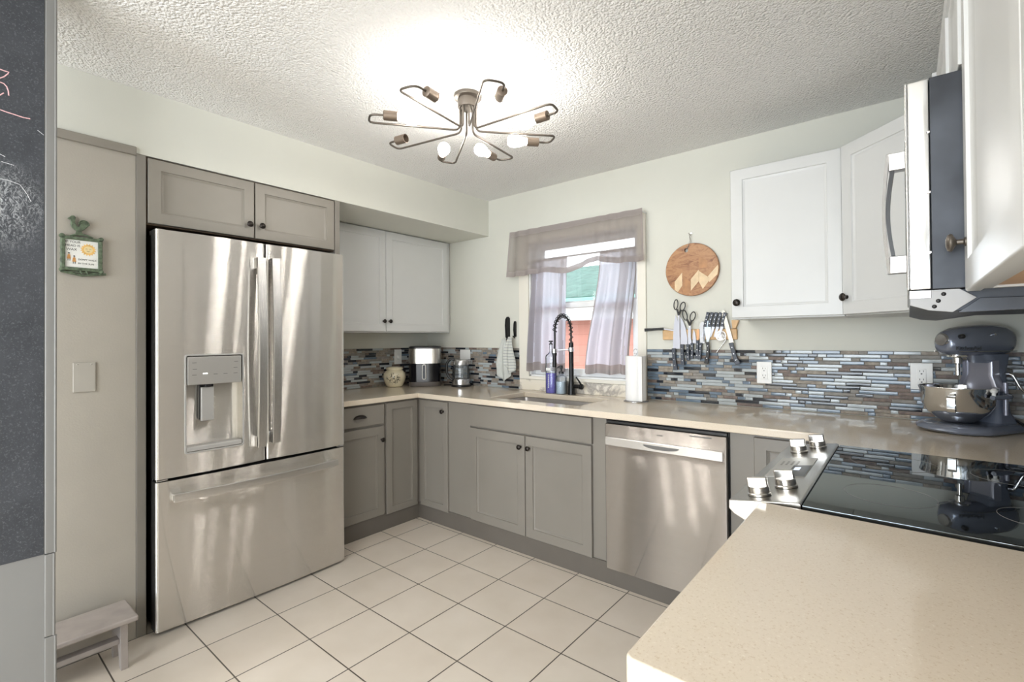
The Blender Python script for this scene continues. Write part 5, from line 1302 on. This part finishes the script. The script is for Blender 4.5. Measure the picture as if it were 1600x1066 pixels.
# ------------------------------------------------------------------ rooster plaque
PX = SX-0.004
PQ = thing('wall_plaque', 'green cast iron rooster plaque framing a printed tile', 'plaque', (PX, -2.507, 1.66))
m_ = MB()
y0, y1, z0, z1 = -2.574, -2.444, 1.602, 1.733
fr_ = [((y0, z0-0.008), (y0+0.014, z1+0.004)), ((y1-0.014, z0-0.008), (y1, z1+0.004)), ((y0, z1-0.011), (y1, z1+0.003)), ((y0, z0-0.006), (y1, z0+0.008))]
for (a, b), (c, d) in fr_: m_.box(PX+0.001, PX+0.016, a, c, b, d, 0.003)
m_.tube([(PX+0.009, y0+0.03, 1.737), (PX+0.009, -2.525, 1.745), (PX+0.009, -2.509, 1.748), (PX+0.009, -2.493, 1.745), (PX+0.009, y1-0.03, 1.737)], 0.004, 8)
for y in (y0+0.004, y1-0.004):
    for z in (z0-0.004, z1+0.002): m_.lathe([(0, 0), (0.009, 0), (0.008, 0.014), (0, 0.016)], (PX+0.003, y, z), X, 12)
    m_.tube([(PX+0.009, y, 1.60+k*0.0125) for k in range(11)], [0.004+0.002*(k % 2) for k in range(11)], 8)
m_.tube([(PX+0.010, y0, 1.590), (PX+0.010, -2.509, 1.578), (PX+0.010, y1+0.012, 1.590)], 0.0045, 8)
m_.tube([(PX+0.010, y0, 1.590), (PX+0.010, y1+0.012, 1.590)], 0.003, 8)
m_.tube([(PX+0.012, -2.518, 1.605), (PX+0.012, -2.509, 1.583)], 0.003, 6); m_.tube([(PX+0.012, -2.500, 1.605), (PX+0.012, -2.490, 1.583)], 0.003, 6)
m_.build('frame', IRON, PQ)
m_ = MB()
body = [(-2.541, 1.820), (-2.533, 1.821), (-2.528, 1.815), (-2.530, 1.804), (-2.531, 1.793), (-2.526, 1.782), (-2.518, 1.776), (-2.515, 1.785), (-2.517, 1.795), (-2.512, 1.803), (-2.503, 1.807), (-2.493, 1.804), (-2.488, 1.796), (-2.488, 1.785), (-2.495, 1.776), (-2.503, 1.766), (-2.511, 1.760), (-2.520, 1.758), (-2.531, 1.763), (-2.540, 1.772), (-2.544, 1.783), (-2.543, 1.795), (-2.545, 1.803), (-2.554, 1.806), (-2.548, 1.812)]
m_.prism(body, PX+0.003, PX+0.014, 'yz', 0.002)
m_.prism([(-2.526, 1.760), (-2.510, 1.760), (-2.507, 1.750), (-2.492, 1.748), (-2.492, 1.743), (-2.530, 1.743)], PX+0.004, PX+0.012, 'yz')
for rr_ in (0.016, 0.010): m_.tube([(PX+0.014, -2.503+rr_*math.cos(a), 1.789+rr_*math.sin(a)) for a in [PI*1.1*k/10-0.2 for k in range(11)]], 0.0022, 6)
m_.build('rooster', IRON, PQ)
m_ = MB(); m_.box(PX+0.002, PX+0.010, y0+0.012, y1-0.012, z0+0.006, z1-0.009); tl = m_.build('tile', CERAMIC, PQ)
tx = PX+0.0102
for s, y, z, sz in (('IF YOUR', -2.560, 1.709, 0.0125), ('HEAD IS', -2.560, 1.694, 0.0125), ('WAX', -2.557, 1.678, 0.0135), ("DON'T WALK", -2.521, 1.640, 0.0094), ('IN THE SUN', -2.521, 1.624, 0.0094)):
    text_mesh('lettering', s, sz, INK, tl, (tx, y, z), Y, Z, 0.0003)
m_ = MB(); star = []
for k in range(32):
    a = 2*PI*k/32; r = 0.026 if k % 2 else 0.0195; star.append((-2.489+r*math.cos(a), 1.686+r*math.sin(a)))
m_.prism(star, tx-0.0002, tx+0.0005, 'yz'); m_.build('sun', YELLOW, tl)
m_ = MB(); m_.lathe([(0, 0), (0.0145, 0), (0.0145, 0.0008), (0, 0.0009)], (tx, -2.489, 1.686), X, 24); m_.build('sun_face', mat('pale_sun_glaze', (0.85, 0.68, 0.36), 0.3), tl)
m_ = MB()
for y in (-2.495, -2.483): m_.tube([(tx+0.001, y-0.003, 1.688), (tx+0.001, y, 1.690), (tx+0.001, y+0.003, 1.688)], 0.0006, 6)
m_.tube([(tx+0.001, -2.494, 1.681), (tx+0.001, -2.489, 1.678), (tx+0.001, -2.484, 1.681)], 0.0006, 6); m_.build('sun_features', INK, tl)
for y, z in ((-2.549, 1.655), (-2.533, 1.644)):
    m_ = MB(); m_.prism([(y-0.006, z-0.012), (y+0.006, z-0.012), (y+0.004, z+0.004), (y, z+0.008), (y-0.004, z+0.004)], tx-0.0002, tx+0.0005, 'yz'); m_.build('painted_figure', ORANGE, tl)
    m_ = MB(); m_.lathe([(0, 0), (0.003, 0), (0.003, 0.0008), (0, 0.0008)], (tx, y, z+0.011), X, 14); m_.box(tx, tx+0.0006, y-0.004, y-0.002, z-0.020, z-0.012); m_.box(tx, tx+0.0006, y+0.002, y+0.004, z-0.020, z-0.012); m_.build('painted_detail', INK, tl)

# ------------------------------------------------------------------ chalkboard
CH = thing('chalkboard', 'dark chalkboard with pink scribbles on the partition wall', 'chalkboard', (1.40, -3.2, 0.67))
m_ = MB(); m_.box(1.4002, 1.402, -3.015, -2.694, 0.672, H-0.001); m_.build('board', CHALKB, CH)
for pts in ([(-2.80, 2.09), (-2.786, 2.086), (-2.775, 2.085), (-2.768, 2.085), (-2.77, 2.079), (-2.778, 2.067), (-2.786, 2.06), (-2.80, 2.05)],
            [(-2.80, 2.048), (-2.786, 2.049), (-2.778, 2.048), (-2.772, 2.041), (-2.769, 2.03), (-2.768, 2.017)], [(-2.80, 2.003), (-2.785, 2.012), (-2.778, 2.021)],
            [(-2.80, 1.98), (-2.785, 1.97), (-2.774, 1.968), (-2.755, 1.966), (-2.739, 1.964), (-2.724, 1.965)]):
    m_ = MB(); m_.tube([(1.402, a, b) for a, b in pts], 0.0016, 6); m_.build('chalk_line', CHALKP, CH)
for pts in ([(-2.709, 1.937), (-2.700, 1.930), (-2.695, 1.926)], [(-2.79, 1.772), (-2.77, 1.772), (-2.745, 1.765), (-2.73, 1.74), (-2.722, 1.72)], [(-2.79, 1.845), (-2.775, 1.838)], [(-2.782, 1.822), (-2.757, 1.818)]):
    m_ = MB(); m_.tube([(1.402, a, b) for a, b in pts], 0.0008, 6); m_.build('chalk_line', CHALKW, CH)

# ------------------------------------------------------------------ step stool
SX0, SX1, SYA, SYB, SZ = 0.805, 1.000, -2.372, -2.84, 0.206
ST = thing('step_stool', 'low weathered grey wooden step stool at the foot of the pantry wall', 'stool', (0.9, -2.6, 0))
m_ = MB(); m_.box(SX0, SX1, SYB, SYA, SZ-0.021, SZ, 0.006, 3); m_.build('seat', STOOLP, ST)
for y in (-2.412, -2.80):
    A = [(0.825, SZ-0.022), (0.825, 0.0), (0.852, 0.0)]
    A += [(0.9+0.046*math.cos(PI-PI*k/10), 0.0+0.095*math.sin(PI*k/10)) for k in range(1, 10)]
    A += [(0.948, 0.0), (0.978, 0.0), (0.968, SZ-0.022)]
    m_ = MB(); m_.prism(A, y-0.012, y+0.012, 'xz', 0.0015); m_.build('leg', STOOLP, ST)
m_ = MB(); m_.box(0.915, 0.955, -2.788, -2.424, 0.098, 0.118, 0.002); m_.build('stretcher', STOOLP, ST)
m_ = MB(); m_.box(0.838, 0.852, -2.788, -2.424, 0.118, SZ-0.022, 0.002); m_.build('apron', STOOLP, ST)
